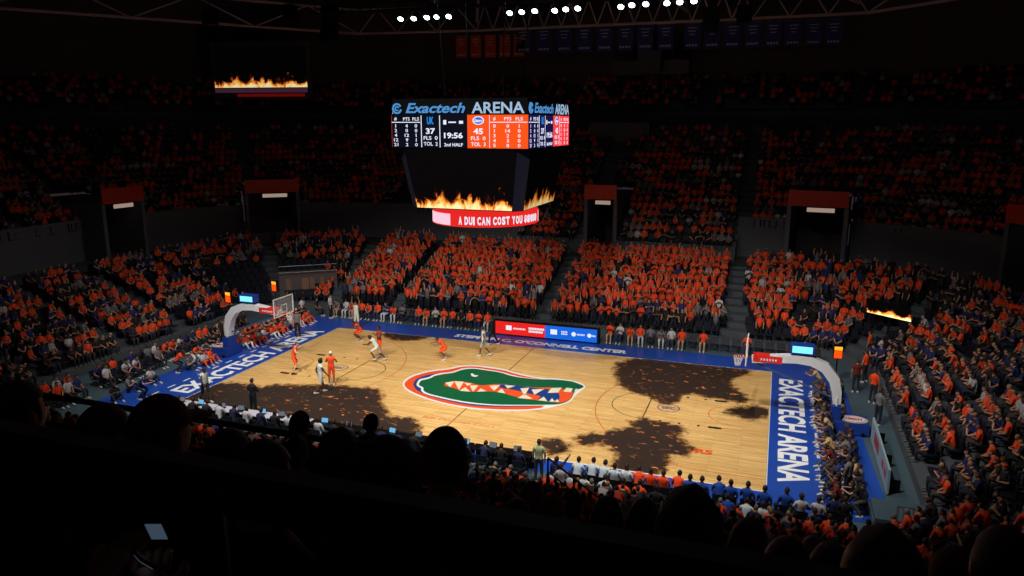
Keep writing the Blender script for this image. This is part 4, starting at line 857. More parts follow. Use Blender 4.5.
def bake_crowd(name, people, label, cat='crowd'):
    low_t = {p: low(p) for p in set(q['pose'] for q in people)}
    VV = []; LI = []; LS = []; CC = []; base = 0
    for q in people:
        V, F, K_, tri = low_t[q['pose']]; c, s = cos(q['rz']), sin(q['rz']); sc = q.get('scale', 1)
        X = V*sc; Y = np.empty_like(X); Y[:, 0] = X[:, 0]*c-X[:, 1]*s+q['loc'][0]; Y[:, 1] = X[:, 0]*s+X[:, 1]*c+q['loc'][1]; Y[:, 2] = X[:, 2]+q['loc'][2]; VV.append(Y)
        pal = np.array([(*lin(a), 1) for a in (q['skin'], q['shirtc'], q['pants'], HAIRS[q['hairc']], (90, 90, 95))])
        for f, k, t in zip(F, K_, tri):
            n = 3 if t else 4; LI.extend((f[:n]+base).tolist()); LS.append(n); CC.append(np.repeat(pal[k][None], n, 0))
        base += len(V)
    me = bpy.data.meshes.new(name); V = np.concatenate(VV).astype('f'); me.vertices.add(len(V)); me.vertices.foreach_set('co', V.ravel())
    LS = np.array(LS, 'i'); me.loops.add(len(LI)); me.loops.foreach_set('vertex_index', np.array(LI, 'i')); me.polygons.add(len(LS))
    me.polygons.foreach_set('loop_start', np.concatenate([[0], np.cumsum(LS)[:-1]]).astype('i')); me.update(calc_edges=True)
    ca = me.color_attributes.new('tint', 'FLOAT_COLOR', 'CORNER'); ca.data.foreach_set('color', np.concatenate(CC).astype('f').ravel())
    me.polygons.foreach_set('use_smooth', [True]*len(LS)); me.materials.append(TINT); me.validate()
    o = bpy.data.objects.new(name, me); C.objects.link(o); return tag(o, label, cat, None, 'stuff')

# ------------------------------------------------------------------ who sits where
rnd = random.Random(11)
def mix(pr):
    r = rnd.random(); a = 0
    for k, v in pr.items():
        a += v
        if r < a: return k
    return k
FAR_P = {'orange': .9, 'blue': .03, 'white': .03, 'black': .04}
UPF_P = {'orange': .50, 'blue': .1, 'black': .2, 'grey': .12, 'white': .08}
END_P = {'orange': .45, 'blue': .14, 'black': .2, 'grey': .09, 'white': .05, 'navy': .07}
SEATS = []; FANS = []
def place_row(tier, k, s0, s1, z):
    d = (DL if tier == 'lower' else DU)+TR*k+.42; s = s0; seat = 0; clump = None
    while s < s1:
        sp = speed(s, d); p, n, i = P(s, d); ang = math.atan2(n[1], n[0])+pi/2; pitch = .54
        seat += 1; s_ = s; s += pitch/sp
        if aisle(s_, d): seat = 0; continue
        if tier == 'upper' and in_tun(s_, d, .1) and k < 8: continue
        far = i == 2; nr = i == 6; right = p[0] > 14 and i in (0, 1); near_r = i == 7
        seatd = dict(loc=(p[0], p[1], z), rz=ang, tier=tier, k=k, i=i, seat=seat, d=d, s=s_)
        SEATS.append(seatd)
        occ = .9
        if tier == 'lower' and far:
            occ = .97
            if k < 2 and (p[0] > 7.5 or -15 < p[0] < -9): occ = .6+.3*k
        if tier == 'lower' and i == 3 and k < 8: occ = 0 if SB[3]+1.0 < s_ < SB[3]+5.4 and k < 6 else .8
        if tier == 'lower' and i == 1 and k < 8: occ = 0 if SB[1]+2.3 < s_ < SB[1]+3.9 and k < 6 else .85
        if tier == 'lower' and i == 0: occ = .93
        if tier == 'upper': occ = .86 if not far else .82
        if tier == 'upper' and k > 12: occ = .5
        if rnd.random() > occ: continue
        stand = far and tier == 'lower' or (i in (1, 3) and tier == 'lower' and (p[1] > 13.5) and rnd.random() < .6)
        if clump is None or rnd.random() < .55: clump = mix(FAR_P if far and tier == 'lower' else UPF_P if far or i == 1 and p[1] > 20 else END_P)
        shirt = clump if not (far and tier == 'lower') else mix(FAR_P)
        if far and tier == 'lower' and k < 2: shirt = mix({'orange': .45, 'grey': .2, 'blue': .15, 'black': .2})
        pose = mix({'stand': .38, 'stand_clap': .3, 'arms_up': .1, 'one_up': .07, 'crossed': .15}) if stand else mix({'sit': .5, 'sit_lean': .2, 'sit_clap': .15, 'sit_phone': .15})
        sc = rnd.uniform(.92, 1.04); col = COLS[shirt]; v = rnd.uniform(.82, 1.08)
        FANS.append(dict(seatd, pose=pose, shirt=shirt, shirtc=tuple(min(255, c*v) for c in col), skin=rnd.choice(SKINS), hairc=rnd.choice(['dark brown', 'black', 'brown', 'brown', 'blond', 'grey']), pants=rnd.choice([(22, 24, 34), (28, 32, 52), (18, 18, 20), (60, 56, 52), (34, 40, 62)]), scale=sc,
             hair=rnd.choice(['short', 'short', 'short', 'long', 'curly', 'cap', 'bun'])))
S_A, S_B = SB[0]-1, SB[5]-.5
for k in range(NL): place_row('lower', k, 0, SB[5]+5, zl(k))
for k in range(NL): place_row('lower', k, SB[7], SB[8], zl(k))
for k in range(NU):
    r = []
    s = 0
    # the upper tier starts behind the parapet where there is one
    a, b = s_far(11.2), s_far(-6.5)
    for s0, s1, kk in ((0, a, 3), (a, b, 0), (b, SB[5]+3, 3)):
        if k >= kk:
            place_row('upper', k, s0, s1, zu(k, (s0+s1)/2))
for k in range(6):         # balcony rows under the roof
    dd = DU+TR*NU+2.6+.85*k+.35
    s = 0
    while s < SB[5]:
        sp = speed(s, dd); p, n, i = P(s, dd); s += .56/sp
        if rnd.random() < .55 and int(s*sp/.56) % 26 > 1:
            FANS.append(dict(loc=(p[0], p[1], 15.3+.5*k), rz=math.atan2(n[1], n[0])+pi/2, tier='balcony', k=k, i=i, seat=0, d=dd, s=s, pose='sit', shirt='orange', shirtc=COLS[mix(UPF_P)], skin=rnd.choice(SKINS), hairc='dark brown', pants=(30, 30, 40), scale=1, hair='short'))
# near side: rows between the camera and the court
for tier, ks in (('lower', range(NL)), ('upper', range(0, 12))):
    for k in ks: place_row(tier, k, SB[6]+8, SB[7]+(0 if tier == 'lower' else 0), zl(k) if tier == 'lower' else zu(k, SB[6]+10))
def inframe(loc, m=6):
    u, v, D = px((loc[0], loc[1], loc[2]+1.2))[0]; return D > .5 and -m < u < 1024+m and -m < v < 576+2*m
FANS = [f for f in FANS if inframe(f['loc'], 14) and not (f['i'] == 6 and f['tier'] == 'upper' and f['k'] > 11)]
SEATS = [f for f in SEATS if inframe(f['loc'], 14)]

# ------------------------------------------------------------------ chairs
def chair_proto():
    e = empty('folding_chair', 'proto', 'chair', (0, 0, -60), 0)
    MB().box((0, .02, .44), (.44, .42, .05)).build('seat', SEATM, e)
    MB().add([(-.21, -.19, .52), (.21, -.19, .52), (.21, -.26, .86), (-.21, -.26, .86), (-.21, -.22, .52), (.21, -.22, .52), (.21, -.29, .86), (-.21, -.29, .86)], [(0, 1, 2, 3), (7, 6, 5, 4), (0, 4, 5, 1), (1, 5, 6, 2), (2, 6, 7, 3), (3, 7, 4, 0)]).build('backrest', SEATM, e)
    for sx in (-1, 1):
        MB().tube([(sx*.22, .2, 0), (sx*.22, -.19, .52), (sx*.22, -.27, .84)], .012, 6).build('leg', BLACKM, e); MB().tube([(sx*.2, -.2, 0), (sx*.2, .17, .43)], .012, 6).build('leg', BLACKM, e)
    return e
CH = chair_proto(); CHN = [0]
def chair(x, y, rz, label, group=None, z=0):
    o = CH if CHN[0] == 0 else copy_tree(CH); CHN[0] += 1
    o.location = (x, y, z); o.rotation_euler = (0, 0, rz); o['label'] = label
    if group: o['group'] = group
    return o
NP = [0]; used = set()
def uniq(l):
    b = l; k = 2
    while l in used: l = b+', '+ordw(k)+' one'; k += 1
    used.add(l); return l
def who(*a, **k):
    NP[0] += 1; k['label'] = uniq(k['label']); return person(*a, **k)

# ------------------------------------------------------------------ players and officials on the floor
OR_, WH_ = (250, 84, 30), (214, 220, 214)
def g0(u, v): q = un(u, v, z=0); return (q[0], q[1], .012)
who(g0(294, 372), radians(-60), 'defend', 'player', shirtc=OR_, pants=OR_, skin=(224, 178, 150), hairc='brown', label='player in orange uniform in a wide stance near the apron lettering', shoe=(30, 30, 30), scale=1.1)
who(g0(332, 385), radians(20), 'stand_clap', 'player', shirtc=OR_, pants=OR_, skin=(150, 102, 74), hair='cap', hatc=(230, 230, 232), label='player in orange uniform with white headband marking a white uniform', scale=1.1)
who(g0(321, 393), radians(-30), 'walk', 'player', shirtc=WH_, pants=WH_, skin=(96, 62, 44), hairc='black', hair='curly', label='player in white uniform beside the headband player', scale=1.1)
who(g0(206, 402), radians(-100), 'walk', 'player', shirtc=WH_, pants=(30, 32, 40), skin=(96, 62, 44), hairc='black', label='person in white top walking over the baseline lettering', scale=1.08)
who(g0(254, 415), radians(0), 'crossed', 'suit', shirt='black', pants=(20, 20, 24), label='dark suited man standing on the wide projected burn image', scale=1.08)
who(g0(357, 329), radians(180), 'arms_up', 'player', shirtc=WH_, pants=WH_, skin=(150, 102, 74), hairc='black', label='tall player in white uniform by the far sideline', scale=1.15)
who(g0(361, 340), radians(150), 'crouch', 'player', shirtc=OR_, pants=OR_, skin=(96, 62, 44), hairc='black', label='crouching player in orange in front of the tall white uniform', scale=1.1)
who(g0(378, 361), radians(100), 'drive', 'player', shirtc=WH_, pants=WH_, skin=(96, 62, 44), hairc='black', label='player in white uniform driving low inside the three point arc', scale=1.1)
who(g0(380, 357), radians(140), 'stand_clap', 'player', shirtc=(170, 50, 24), pants=OR_, skin=(96, 62, 44), hairc='black', label='player in orange guarding the driving white uniform', scale=1.12)
who(g0(446, 359), radians(110), 'crouch', 'player', shirtc=OR_, pants=OR_, skin=(150, 102, 74), hairc='black', label='player in orange bending forward above the logo ring', scale=1.12)
who(g0(484, 356), radians(100), 'walk', 'player', shirtc=WH_, pants=(170, 176, 170), skin=(96, 62, 44), hairc='black', label='player in white uniform walking in front of the lit board', scale=1.1)
who(g0(493, 345), radians(80), 'walk', 'suit', shirt='black', pants=(20, 20, 24), label='official in black striding at the red end of the lit board', scale=1.1)
who(g0(298, 338), radians(-150), 'stand', 'fan', shirt='grey', pants=(20, 20, 24), label='official in grey shirt and black trousers at the baseline corner', scale=1.1)
who(un(539, 442, z=1.72)*np.array([1, 1, 0]), radians(10), 'stand', 'fan', shirt='pale green', pants=(40, 44, 60), label='person in pale green shirt standing at the end of the press table', scale=1.06)
who(un(555, 464, z=1.45)*np.array([1, 1, 0]), radians(-25), 'point', 'suit', shirt='blue', pants=(30, 34, 60), label='person in blue with one arm raised beside the bench', scale=1.0)
who(un(561, 466, z=1.6)*np.array([1, 1, 0]), radians(15), 'stand', 'fan', shirt='white', pants=(40, 44, 60), label='person in white shirt standing at the first bench chair', scale=.98)

# ------------------------------------------------------------------ benches by the near sideline
Y1 = -10.0
def bench(pts, y, row):
    for (u, v, c) in pts:
        x = un(u, v+2, z=1.27)[0]; yy = y+rnd.uniform(-.08, .08)
        who((x, yy, 0), rnd.uniform(-.25, .25), rnd.choice(['sit', 'sit_lean', 'sit_clap']), 'player' if c == 'orange' and row == 'front' else 'fan', shirt=c, shirtc=(206, 220, 230) if c == 'white' else (16, 72, 170) if c == 'blue' else None, skin=rnd.choice(SKINS), hairc=rnd.choice(['black', 'dark brown']), label='%s-shirted bench member in the %s row at the near sideline' % (c, row)+{'front': '', 'back': ' behind the team'}[row], scale=1.05)
        chair(x, yy, 0, uniq('dark folding chair under a %s-shirted bench member, %s row' % (c, row)), 'folding chairs of the bench')
bench([(577, 459, 'white'), (591, 461, 'white'), (602, 463, 'white'), (615, 464, 'white'), (626, 467, 'white'), (638, 470, 'orange'), (651, 469, 'orange'), (664, 470, 'orange'), (677, 475, 'orange'), (690, 476, 'blue'), (702, 478, 'blue'), (720, 479, 'blue'), (731, 481, 'blue'), (748, 483, 'blue'), (765, 487, 'blue'), (787, 490, 'blue')], Y1, 'front')
bench([(556, 469, 'white'), (569, 474, 'white'), (584, 475, 'white'), (602, 481, 'white'), (620, 487, 'orange'), (635, 490, 'orange'), (655, 492, 'black'), (728, 497, 'blue'), (746, 505, 'white'), (763, 506, 'white'), (776, 508, 'black')], -11.25, 'back')
for (u, v, c, nm) in ((802, 497, 'white', 'white-shirted person with raised hands at the corner of the court'), (819, 500, 'white', 'white-shirted person seated just past the corner lettering'), (835, 497, 'blue', 'blue-shirted person standing past the near corner'), (815, 512, 'blue', 'blue-shirted person seated behind the two white shirts'), (830, 518, 'orange', 'orange-shirted person in the near corner behind a blue shirt'), (846, 500, 'black', 'dark-clothed person sitting by the blue mat edge'), (790, 512, 'black', 'dark-clothed person behind the last bench chair')):
    q = un(u, v, z=1.27); who((q[0], q[1], 0), rnd.uniform(-.4, .4), 'sit_clap' if c == 'white' else 'sit', shirt=c, label=nm, scale=1.05); chair(q[0], q[1], 0, uniq('dark folding chair holding a %s-clothed person at the near corner' % c), 'folding chairs of the bench')

# ------------------------------------------------------------------ press tables
def table(x0, x1, y, nm, clothm):
    e = empty('press_table', nm, 'table', ((x0+x1)/2, y, 0), 0, None); w = x1-x0
    MB().box((0, 0, .74), (w, .62, .04)).build('table_top', clothm, e); MB().box((0, .29, .38), (w, .03, .70)).build('front_panel', BLACKM, e)
    for sx in (-1, 1):
        for sy in (-.22, .22): MB().tube([(sx*(w/2-.1), sy, 0), (sx*(w/2-.1), sy, .73)], .02, 6).build('leg', BLACKM, e)
xs = np.linspace(-13.2, 5.3, 8)
for i in range(7):
    table(xs[i]+.03, xs[i+1]-.03, -9.05, uniq(['white-topped press table at the near sideline', 'dark press table at the near sideline'][i > 2]+(', next one along' if i not in (0, 3) else '')), mat('table_white', (190, 190, 205), .5) if i < 3 else BLACKM)
def laptop(x, y, z, rz, nm, m=E_SCR):
    e = empty('laptop', nm, 'laptop', (x, y, z), rz, 'open laptops on the press tables'); MB().box((0, 0, .01), (.34, .24, .02)).build('keyboard_base', BLACKM, e)
    l = MB().add([(-.17, .12, .02), (.17, .12, .02), (.17, .19, .24), (-.17, .19, .24), (-.17, .13, .02), (.17, .13, .02), (.17, .2, .24), (-.17, .2, .24)], [(3, 2, 1, 0), (4, 5, 6, 7), (0, 1, 5, 4), (1, 2, 6, 5), (2, 3, 7, 6), (3, 0, 4, 7)]).build('lid', BLACKM, e)
    MB().add([(-.155, .120, .035), (.155, .120, .035), (.155, .181, .225), (-.155, .181, .225)], [(0, 1, 2, 3)]).build('screen', m, l)
E_DIMW = em('screen_white', (150, 164, 180), .4)
for i, x in enumerate(np.arange(-12.6, 5.0, 1.15)):
    laptop(x+rnd.uniform(-.1, .1), -9.12, .762, rnd.uniform(-.2, .2), 'open laptop with a lit screen on the press table', E_SCR if i % 3 == 1 else E_DIMW)
for i, x in enumerate(np.arange(-13.0, 5.2, .78)):
    sh = rnd.choice(['black', 'black', 'navy', 'black', 'grey', 'white', 'dark red'] if x < -4 else ['black', 'black', 'navy'])
    who((x, -9.72, 0), rnd.uniform(-.2, .2), rnd.choice(['sit', 'sit_lean', 'sit_phone']), 'suit', shirt=sh, label='%s-clothed person seated at the press table, %s along from its dark end' % (sh, ordw(24-i)), hair=rnd.choice(['short', 'short', 'long']))
    chair(x, -9.72, 0, 'dark folding chair at the press table, %s along from its dark end' % ordw(24-i))

# ------------------------------------------------------------------ far courtside row
for i, x in enumerate(np.arange(-16.2, 17.3, .66)):
    if -4.0 < x < 4.0: continue
    y = 10.65 if x < 14.6 else 10.65-(x-14.6)*.25
    chair(x, y, pi, 'dark courtside chair in the far front row, %s along from the flame-board corner' % ordw(i+1), 'far courtside chairs')
    pr_ = .85 if x < -9 or 4 < x < 8.2 else .9 if x < -4 else .28
    if rnd.random() < pr_:
        sh = mix({'orange': .6, 'white': .1, 'grey': .12, 'blue': .08, 'black': .1}); who((x, y, 0), pi+rnd.uniform(-.2, .2), rnd.choice(['sit', 'sit_lean', 'sit_clap']), shirt=sh, label='%s-shirted courtside spectator in the far front row, %s chair along' % (sh, ordw(i+1)), pants=rnd.choice([(200, 204, 214), (40, 50, 90), (190, 150, 120), (30, 30, 36)]))

# ------------------------------------------------------------------ the two baseline ends
i = 0
for y in np.arange(-2.2, 8.6, .62):
    for x in (-17.35, -18.15):
        if abs(y) < 1.25 and x < -17.0: continue
        i += 1; sh = ['orange', 'white', 'orange', 'orange', 'grey'][i % 5]
        who((x+rnd.uniform(-.1, .1), y+rnd.uniform(-.1, .1), .0), -pi/2+rnd.uniform(-.3, .3), 'floor' if x > -17.6 else 'crouch', shirt=sh, pants=rnd.choice([(220, 84, 40), (230, 230, 230), (40, 50, 120)]), label='%s-topped cheer member by the glass backboard end, %s from the near side' % (sh, ordw(i)), hair=rnd.choice(['long', 'bun']))
i = 0
for y in np.arange(-8.4, 5.8, .62):
    for x in (16.95, 17.75):
        if x > 17.5 and (abs(y) < 1.2 or rnd.random() < .35): continue
        i += 1; sh = rnd.choice(['black', 'black', 'navy', 'dark red', 'grey', 'black', 'tan'])
        who((x+rnd.uniform(-.12, .12), y+rnd.uniform(-.1, .1), .0), pi/2+rnd.uniform(-.4, .4), rnd.choice(['floor', 'floor', 'crouch']), shirt=sh, pants=rnd.choice([(30, 32, 40), (80, 76, 70)]), label='%s-clothed photographer beside the big white lettering, %s from the near corner' % (sh, ordw(i)), hair=rnd.choice(['short', 'long', 'cap']))
for (u, v, sh, ps, nm) in ((864, 382, 'orange', 'stand', 'orange-shirted person standing behind the goal padding'), (872, 403, 'orange', 'stand', 'orange and tan dressed person by the grey floor past the goal'), (855, 392, 'dark red', 'stand', 'red-shirted person close to the curved goal arm'), (877, 425, 'grey', 'crossed', 'grey-shirted attendant by the top of the side board'), (846, 500, 'grey', 'stand', 'grey-shirted person at the lower end of the blue mat'), (850, 470, 'grey', 'crouch', 'grey-clothed person bending beside the oval mat'), (880, 366, 'white', 'stand', 'white-shirted person at the far end of the grey floor'), (868, 360, 'orange', 'stand', 'orange-shirted person near the corner clock'), (806, 342, 'white', 'stand', 'white-topped person in front of the far empty chairs'), (812, 343, 'tan', 'stand', 'tan-topped person in front of the far empty chairs'), (829, 350, 'grey', 'stand', 'grey-topped person beside the corner clock')):
    q = un(u, v, z=0); who((q[0], q[1], 0), rnd.uniform(-1.2, 1.5), ps, shirt=sh, label=nm, scale=1.05)
for (u, v, sh, ps, nm) in ((303, 321, 'white', 'stand', 'white-shirted person standing in the dark far corner'), (331, 318, 'white', 'stand', 'person in white shirt and black trousers by the far corner chairs'), (317, 316, 'black', 'sit', 'dark-clothed person seated in the far corner'), (150, 383, 'white', 'floor', 'white-shirted person on the grey floor by the blue apron'), (176, 372, 'orange', 'crouch', 'orange-shirted person on the grey floor near the apron lettering'), (188, 370, 'grey', 'floor', 'grey-clothed person sitting beside the orange shirt by the apron'), (212, 352, 'black', 'crouch', 'dark-clothed camera operator near the goal base'), (222, 346, 'black', 'stand', 'dark-clothed person close behind the goal upright'), (140, 398, 'blue', 'crouch', 'blue-shirted person at the near corner of the blue apron'), (128, 392, 'grey', 'floor', 'grey-clothed photographer low by the apron corner'), (115, 400, 'black', 'floor', 'black-clothed photographer low by the apron corner')):
    q = un(u, v, z=0); who((q[0], q[1], 0), rnd.uniform(-2.2, -.9), ps, shirt=sh, label=nm, scale=1.03)
# floor-level chairs in front of the opposite end bank
i = 0
for x in (-19.45, -20.25):
    for y in np.arange(-12.5, 5.5, .6):
        i += 1; xx, yy = x-.06*y*0, y+rnd.uniform(-.05, .05)
        if abs(y+8.2) < .5 or (x > -20 and y > -3.5): continue
        chair(xx, yy, -pi/2, 'dark floor chair before the opposite end bank, %s along' % ordw(min(i, 99)), 'floor chairs before the opposite end bank')
        if rnd.random() < .82:
            sh = mix({'orange': .3, 'black': .3, 'grey': .15, 'blue': .12, 'white': .13}); who((xx, yy, 0), -pi/2+rnd.uniform(-.3, .3), mix({'sit': .5, 'sit_lean': .3, 'sit_phone': .2}), shirt=sh, label='%s-shirted person on a floor chair before the opposite end bank, %s along' % (sh, ordw(min(i, 99))))
# oval mat, side board, riser and railings past the goal
e = empty('side_board', 'long pale advertising board standing along the grey floor behind the photographers', 'advertising board', (18.75, -3.6, 0))
MB().box((0, 0, .55), (.08, 5.6, 1.0)).build('board', mat('board_pale', (150, 176, 190), .5), e); k = MB(); [k.box((-.045, y, .6), (.01, .5, .3)) for y in (-2, -1.2)]; k.box((-.045, .9, .6), (.01, 1.5, .5)); k.build('printed_patch', mat('print_red', (170, 60, 60), .6), e)
for y in (-2.4, 0, 2.4): MB().box((.25, y, .25), (.45, .06, .5)).build('support', BLACKM, e)
q = un(902, 512, z=.5); e = MB().box((q[0], q[1], .25), (1.9, 1.6, .5)).box((q[0]-.97, q[1], .2), (.05, 1.5, .3)).build('camera_riser', DECK); tag(e, 'low grey platform at the foot of the basket-end rows', 'platform')
e = empty('crowd_barrier', 'steel barrier of thin upright bars below the low grey platform', 'barrier', tuple(un(925, 540, z=0))); k = MB()
for x in np.arange(-.9, .95, .15): k.tube([(x, 0, .1), (x, 0, 1.05)], .012, 5)
k.build('upright_bars', STEEL, e); MB().tube([(-.95, 0, 0), (-.95, 0, 1.08), (.95, 0, 1.08), (.95, 0, 0)], .025, 6).build('rail', STEEL, e)
# floor-level entrance in the far corner
q = un(312, 305, z=0); e = empty('floor_entrance', 'dark floor-level entrance with pale curtains in the far corner', 'entrance', (-20.2, 12.8, 0), radians(38))
MB().box((0, .9, 1.25), (4.4, 1.6, 2.5)).build('portal_box', DARKW, e); k = MB()
for x, w in ((-1.7, .4), (-.5, .5), (.1, .35), (.9, .3)):
    k.add([(x+w*t, .06+.04*(-1)**i, z) for z in (.2, 2.2) for i, t in enumerate(np.linspace(0, 1, 6))], [(i, i+1, 7+i, 6+i) for i in range(5)])
k.build('curtain', mat('curtain_tan', (150, 120, 96), .8), e); MB().tube([(-2.2, -.1, 2.7), (2.2, -.1, 2.7)], .04).tube([(-2.2, -.1, 3.2), (2.2, -.1, 3.2)], .04).build('top_rail', STEEL, e)

# ------------------------------------------------------------------ near guard rails
e = empty('guard_rail', 'thick black guard rail running in front of the camera seat', 'railing', (12.9, -35.0, 13.2))
RAILM = mat('rail_dark', (96, 116, 132), .4)
MB().box((0, 0, 0), (5.6, .05, .10)).build('top_rail', RAILM, e)
for x in (-2.6, 0, 2.6): MB().tube([(x, 0, -.05), (x, 0, 12.0-13.2)], .025).build('post', RAILM, e)
MB().box((0, 0, -.55), (5.6, .03, .04)).build('lower_rail', RAILM, e)
e = empty('guard_rail', 'thin black guard rail between the dark heads and the press tables', 'railing', (9.0, -31, 11.28)); MB().tube([(-3.6, 0, 0), (2.6, 0, 0)], .03).build('top_rail', BLACKM, e); MB().tube([(-3.6, 0, -.3), (2.6, 0, -.3)], .02).build('lower_rail', BLACKM, e)
for x in np.arange(-3.4, 2.6, .75): MB().tube([(x, 0, 0), (x, 0, -1.55)], .022).build('post', BLACKM, e)
a, b = un(548, 458, y=-12.7), un(642, 532, y=-17.5)
e = empty('stair_handrail', 'black sloping handrail beside the white-shirted bench rows', 'railing', tuple(a)); v_ = Vector(b)-Vector(a)
MB().tube([(0, 0, 0), v_], .035).build('top_rail', BLACKM, e); MB().tube([(0, 0, -.5), v_+Vector((0, 0, -.5))], .03).build('lower_rail', BLACKM, e)
for t in (0, .33, .66, 1): MB().tube([v_*t, v_*t+Vector((0, 0, -1.0))], .035).build('post', BLACKM, e)

# ------------------------------------------------------------------ the dark heads right in front
FORE = [(18, 383, 46, 'short', 'black', 'black', 'dark-haired person at the picture corner above the rail'), (104, 406, 46, 'short', 'brown', 'grey', 'brown-haired person next to the capped head'), (160, 398, 56, 'cap', 'brown', 'black', 'person in a dull brown cap before the apron corner'),
 (228, 431, 42, 'short', 'dark brown', 'black', 'dark-haired person beside the capped head'), (261, 443, 58, 'short', 'brown', 'dark red', 'brown-haired person between capped head and white hair'), (297, 437, 26, 'curly', 'grey', 'orange', 'white-haired spectator in orange below the projected burn image'),
 (300, 412, 20, 'short', 'black', 'black', 'small dark head against the projected burn image'), (371, 414, 15, 'short', 'black', 'black', 'small black head at the edge of the projected burn image'), (338, 430, 40, 'curly', 'black', 'black', 'black curly head behind the huge hooded head'), (383, 432, 80, 'hood', 'brown', 'grey', 'huge hooded head in the middle of the front'), (445, 430, 50, 'short', 'black', 'grey', 'round black head and grey shoulders against the wood floor'),
 (532, 483, 28, 'short', 'dark brown', 'black', 'dark head beside the sloping handrail foot'), (551, 497, 30, 'cap', 'grey', 'black', 'grey capped head in front of the handrail'), (571, 490, 24, 'short', 'brown', 'orange', 'brown head with orange shoulders by the handrail'), (607, 498, 34, 'long', 'dark brown', 'orange', 'long-haired spectator in orange behind the white-shirted bench'), (643, 500, 34, 'short', 'dark brown', 'orange', 'orange-shirted spectator close to the huge round head'),
 (516, 500, 30, 'long', 'dark brown', 'orange', 'long dark-haired spectator in orange beside the black head'), (688, 490, 76, 'curly', 'black', 'black', 'huge round black curly head below the blue bench shirts'), (747, 520, 40, 'short', 'dark brown', 'black', 'dark head below the near corner of the court'), (787, 540, 50, 'long', 'brown', 'orange', 'long-haired spectator in orange at the lower edge'), (880, 530, 84, 'curly', 'black', 'black', 'broad dark head at the lower edge below the barrier'),
 (830, 545, 44, 'short', 'dark brown', 'black', 'dark head between two larger heads at the lower edge'), (955, 545, 50, 'hood', 'grey', 'grey', 'grey hooded head by the lower corner'), (1005, 530, 60, 'short', 'black', 'black', 'dark head at the lower corner of the picture')]
hidden = []
for u, v, w, hr, hc_, sh, nm in FORE:
    D = FPX*(.195 if hr in ('curly', 'hood') else .172)/w*({'hood': 1.25, 'curly': 1.1}.get(hr, 1)); X = un(u, v+w*.68, D=D); J = PJ['sit']['headc']
    who((X[0]-J.x, X[1]-J.y, X[2]-J.z), rnd.uniform(-.15, .15), 'sit', 'fan', shirt=sh, hair=hr, hairc='soft black' if hc_ == 'black' else hc_, skin=(226, 170, 140), label=nm, hi=2, hatc=(150, 116, 92) if hr == 'cap' else (120, 104, 104), shirtc=(92, 92, 100) if sh in ('black', 'grey') else None, group=None); hidden.append((u, v, D))
# the neighbour leaning over a phone
P0 = Vector((13.25, -36.15, 12.15)); tgt = Vector(tuple(un(150, 548, D=1.38)))-P0
shz = pose_joints(**dict(SIT, lean=.5)); sl, sr = shz['shL'], shz['shR']
tL, tR = tgt+Vector((-.05, -.03, -.03))-sl, tgt+Vector((.05, -.04, -.03))-sr
JJ = pose_joints(**dict(SIT, lean=.5, armL=(tuple(tL*.5+Vector((-.06, 0, -.12))), tuple(tL*.92)), armR=(tuple(tR*.5+Vector((.06, 0, -.12))), tuple(tR*.92))))
_tc[('phone_lean', 'fan', 2, 1.0)] = None; del _tc[('phone_lean', 'fan', 2, 1.0)]
T_ = template('phone_lean', 'fan', 2, J=JJ)
who(tuple(P0), 0, 'phone_lean', T=T_, shirt='black', hairc='dark brown', skin=(186, 130, 104), label='dark figure bent over a dim phone beside the camera seat')
ph = empty('mobile_phone', 'mobile phone with a dim bluish screen in the bent figure\'s hands', 'phone', tuple(un(157, 530, D=1.36))); ph.rotation_euler = (radians(25), 0, radians(20))
MB().box((0, 0, 0), (.034, .006, .05)).build('case', BLACKM, ph); MB().box((0, -.0035, 0), (.029, .002, .044)).build('screen', E_PHONE, ph)
ph = empty('mobile_phone', 'second dim bluish phone just below the first one', 'phone', tuple(un(145, 560, D=1.3))); ph.rotation_euler = (radians(40), 0, radians(-25))
MB().box((0, 0, 0), (.036, .006, .034)).build('case', BLACKM, ph); MB().box((0, -.0035, 0), (.031, .002, .029)).build('screen', E_PHONE, ph)

# ------------------------------------------------------------------ spectators: nearest ones one by one, the rest as one crowd
for f in FANS: f['D'] = float(px((f['loc'][0], f['loc'][1], f['loc'][2]+1.1))[0][2])
def clash(f):
    u, v, D = px((f['loc'][0], f['loc'][1], f['loc'][2]+1.2))[0]
    return any(abs(u-a) < 751*.55/D and abs(D-c) < .75 for a, b, c in hidden) and D < 9
FANS = [f for f in FANS if not clash(f)]
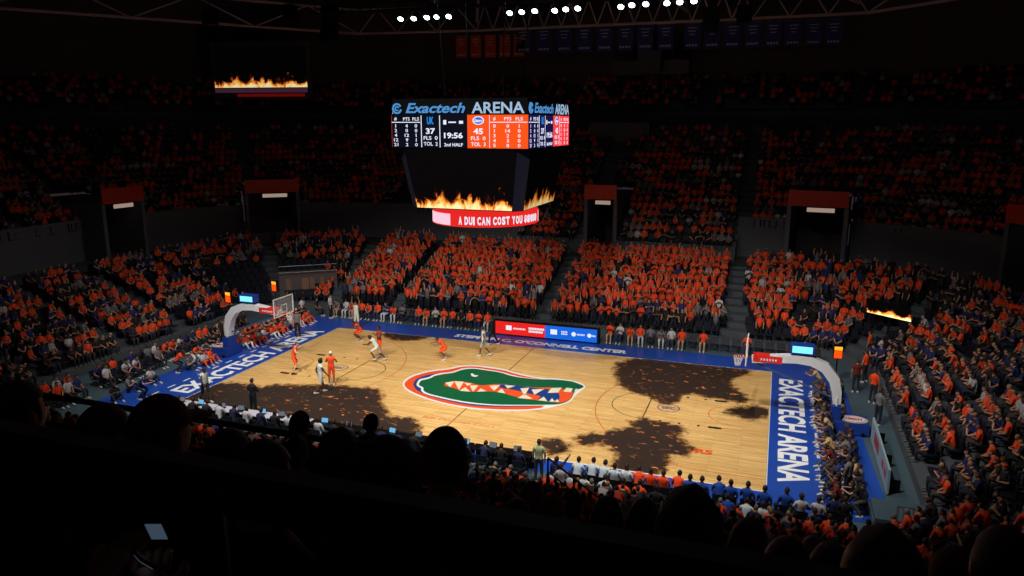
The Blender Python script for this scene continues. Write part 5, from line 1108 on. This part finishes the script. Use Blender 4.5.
# small heads very close to the lens were not in the photograph
FANS = [f for f in FANS if f['D'] > 6.5 or f['i'] != 6]
FANS.sort(key=lambda f: f['D'])
NIND = max(0, 300-NP[0])
PW = {'sit': 'seated', 'sit_lean': 'leaning forward', 'sit_clap': 'clapping', 'sit_phone': 'looking down', 'stand': 'standing', 'stand_clap': 'standing and clapping', 'arms_up': 'with both arms up', 'one_up': 'with one arm up', 'crossed': 'with folded arms'}
def block(f):
    a = sorted(x % SB[-1] for x in AISLES); return sum(1 for x in a if x < f['s'] % SB[-1])
BN = {}
def place_words(f):
    bank = {0: 'basket-end bank', 1: 'far corner bank', 2: 'far bank', 3: 'other far corner bank', 4: 'opposite end bank', 5: 'near corner bank', 6: 'near bank', 7: 'barrier corner bank'}[f['i']]
    return '%s row of %s, block %s, %s from aisle' % (ordw(f['k']+1), bank, 'ABCDEFGHIJKLMNOPQRSTUVWXYZ'[block(f)], ordw(max(1, f['seat'])))
for f in FANS[:NIND]:
    who(f['loc'], f['rz']+rnd.uniform(-.5, .5), f['pose'], shirt=f['shirt'], shirtc=f['shirtc'], skin=f['skin'], hairc=f['hairc'], hair=f['hair'], pants=f['pants'], scale=f['scale'], hatc=rnd.choice([(30, 50, 120), (200, 70, 30), (220, 220, 220)]),
        label='%s-shirted fan %s, %s' % (f['shirt'], PW[f['pose']], place_words(f)), group='spectators in the nearer rows')
rest = FANS[NIND:]
for f in rest: f['rz'] += rnd.uniform(-.5, .5)
bake_crowd('crowd', rest, 'packed crowd of mostly orange-shirted spectators filling the far and upper rows')
# seats: nearest 300 one by one, the rest as one mass
def seat_mb(mb=None, M=None):
    mb = mb or MB(); mb.box((0, .02, .43), (.46, .42, .07), M=M); mb.box((0, -.24, .66), (.46, .06, .42), M=M); return mb
for f in SEATS: f['D'] = float(px((f['loc'][0], f['loc'][1], f['loc'][2]+.5))[0][2])
SEATS.sort(key=lambda f: f['D']); SEATS = [f for f in SEATS if f['D'] > 4.5 or f['i'] != 6]
sp = empty('stadium_seat', 'proto', 'seat', (0, 0, -70), 0, 'stadium seats of the nearer rows')
MB().box((0, .02, .43), (.46, .42, .07)).build('seat_pan', SEATM, sp); MB().box((0, -.24, .66), (.46, .05, .42)).build('backrest', SEATM, sp); MB().box((0, -.15, .2), (.08, .12, .4)).build('pedestal', BLACKM, sp)
fs_ = True
for f in SEATS[:300]:
    o = sp if fs_ else copy_tree(sp); fs_ = False; o.location = f['loc']; o.rotation_euler = (0, 0, f['rz']); o['label'] = uniq('dark seat, '+place_words(f))
m = MB()
for f in SEATS[300:]: seat_mb(m, Matrix.Translation(f['loc']) @ Matrix.Rotation(f['rz'], 4, 'Z'))
tag(m.build('stadium_seats', SEATM), 'dark plastic seats of the farther rows beneath the crowd', 'seating', None, 'stuff')
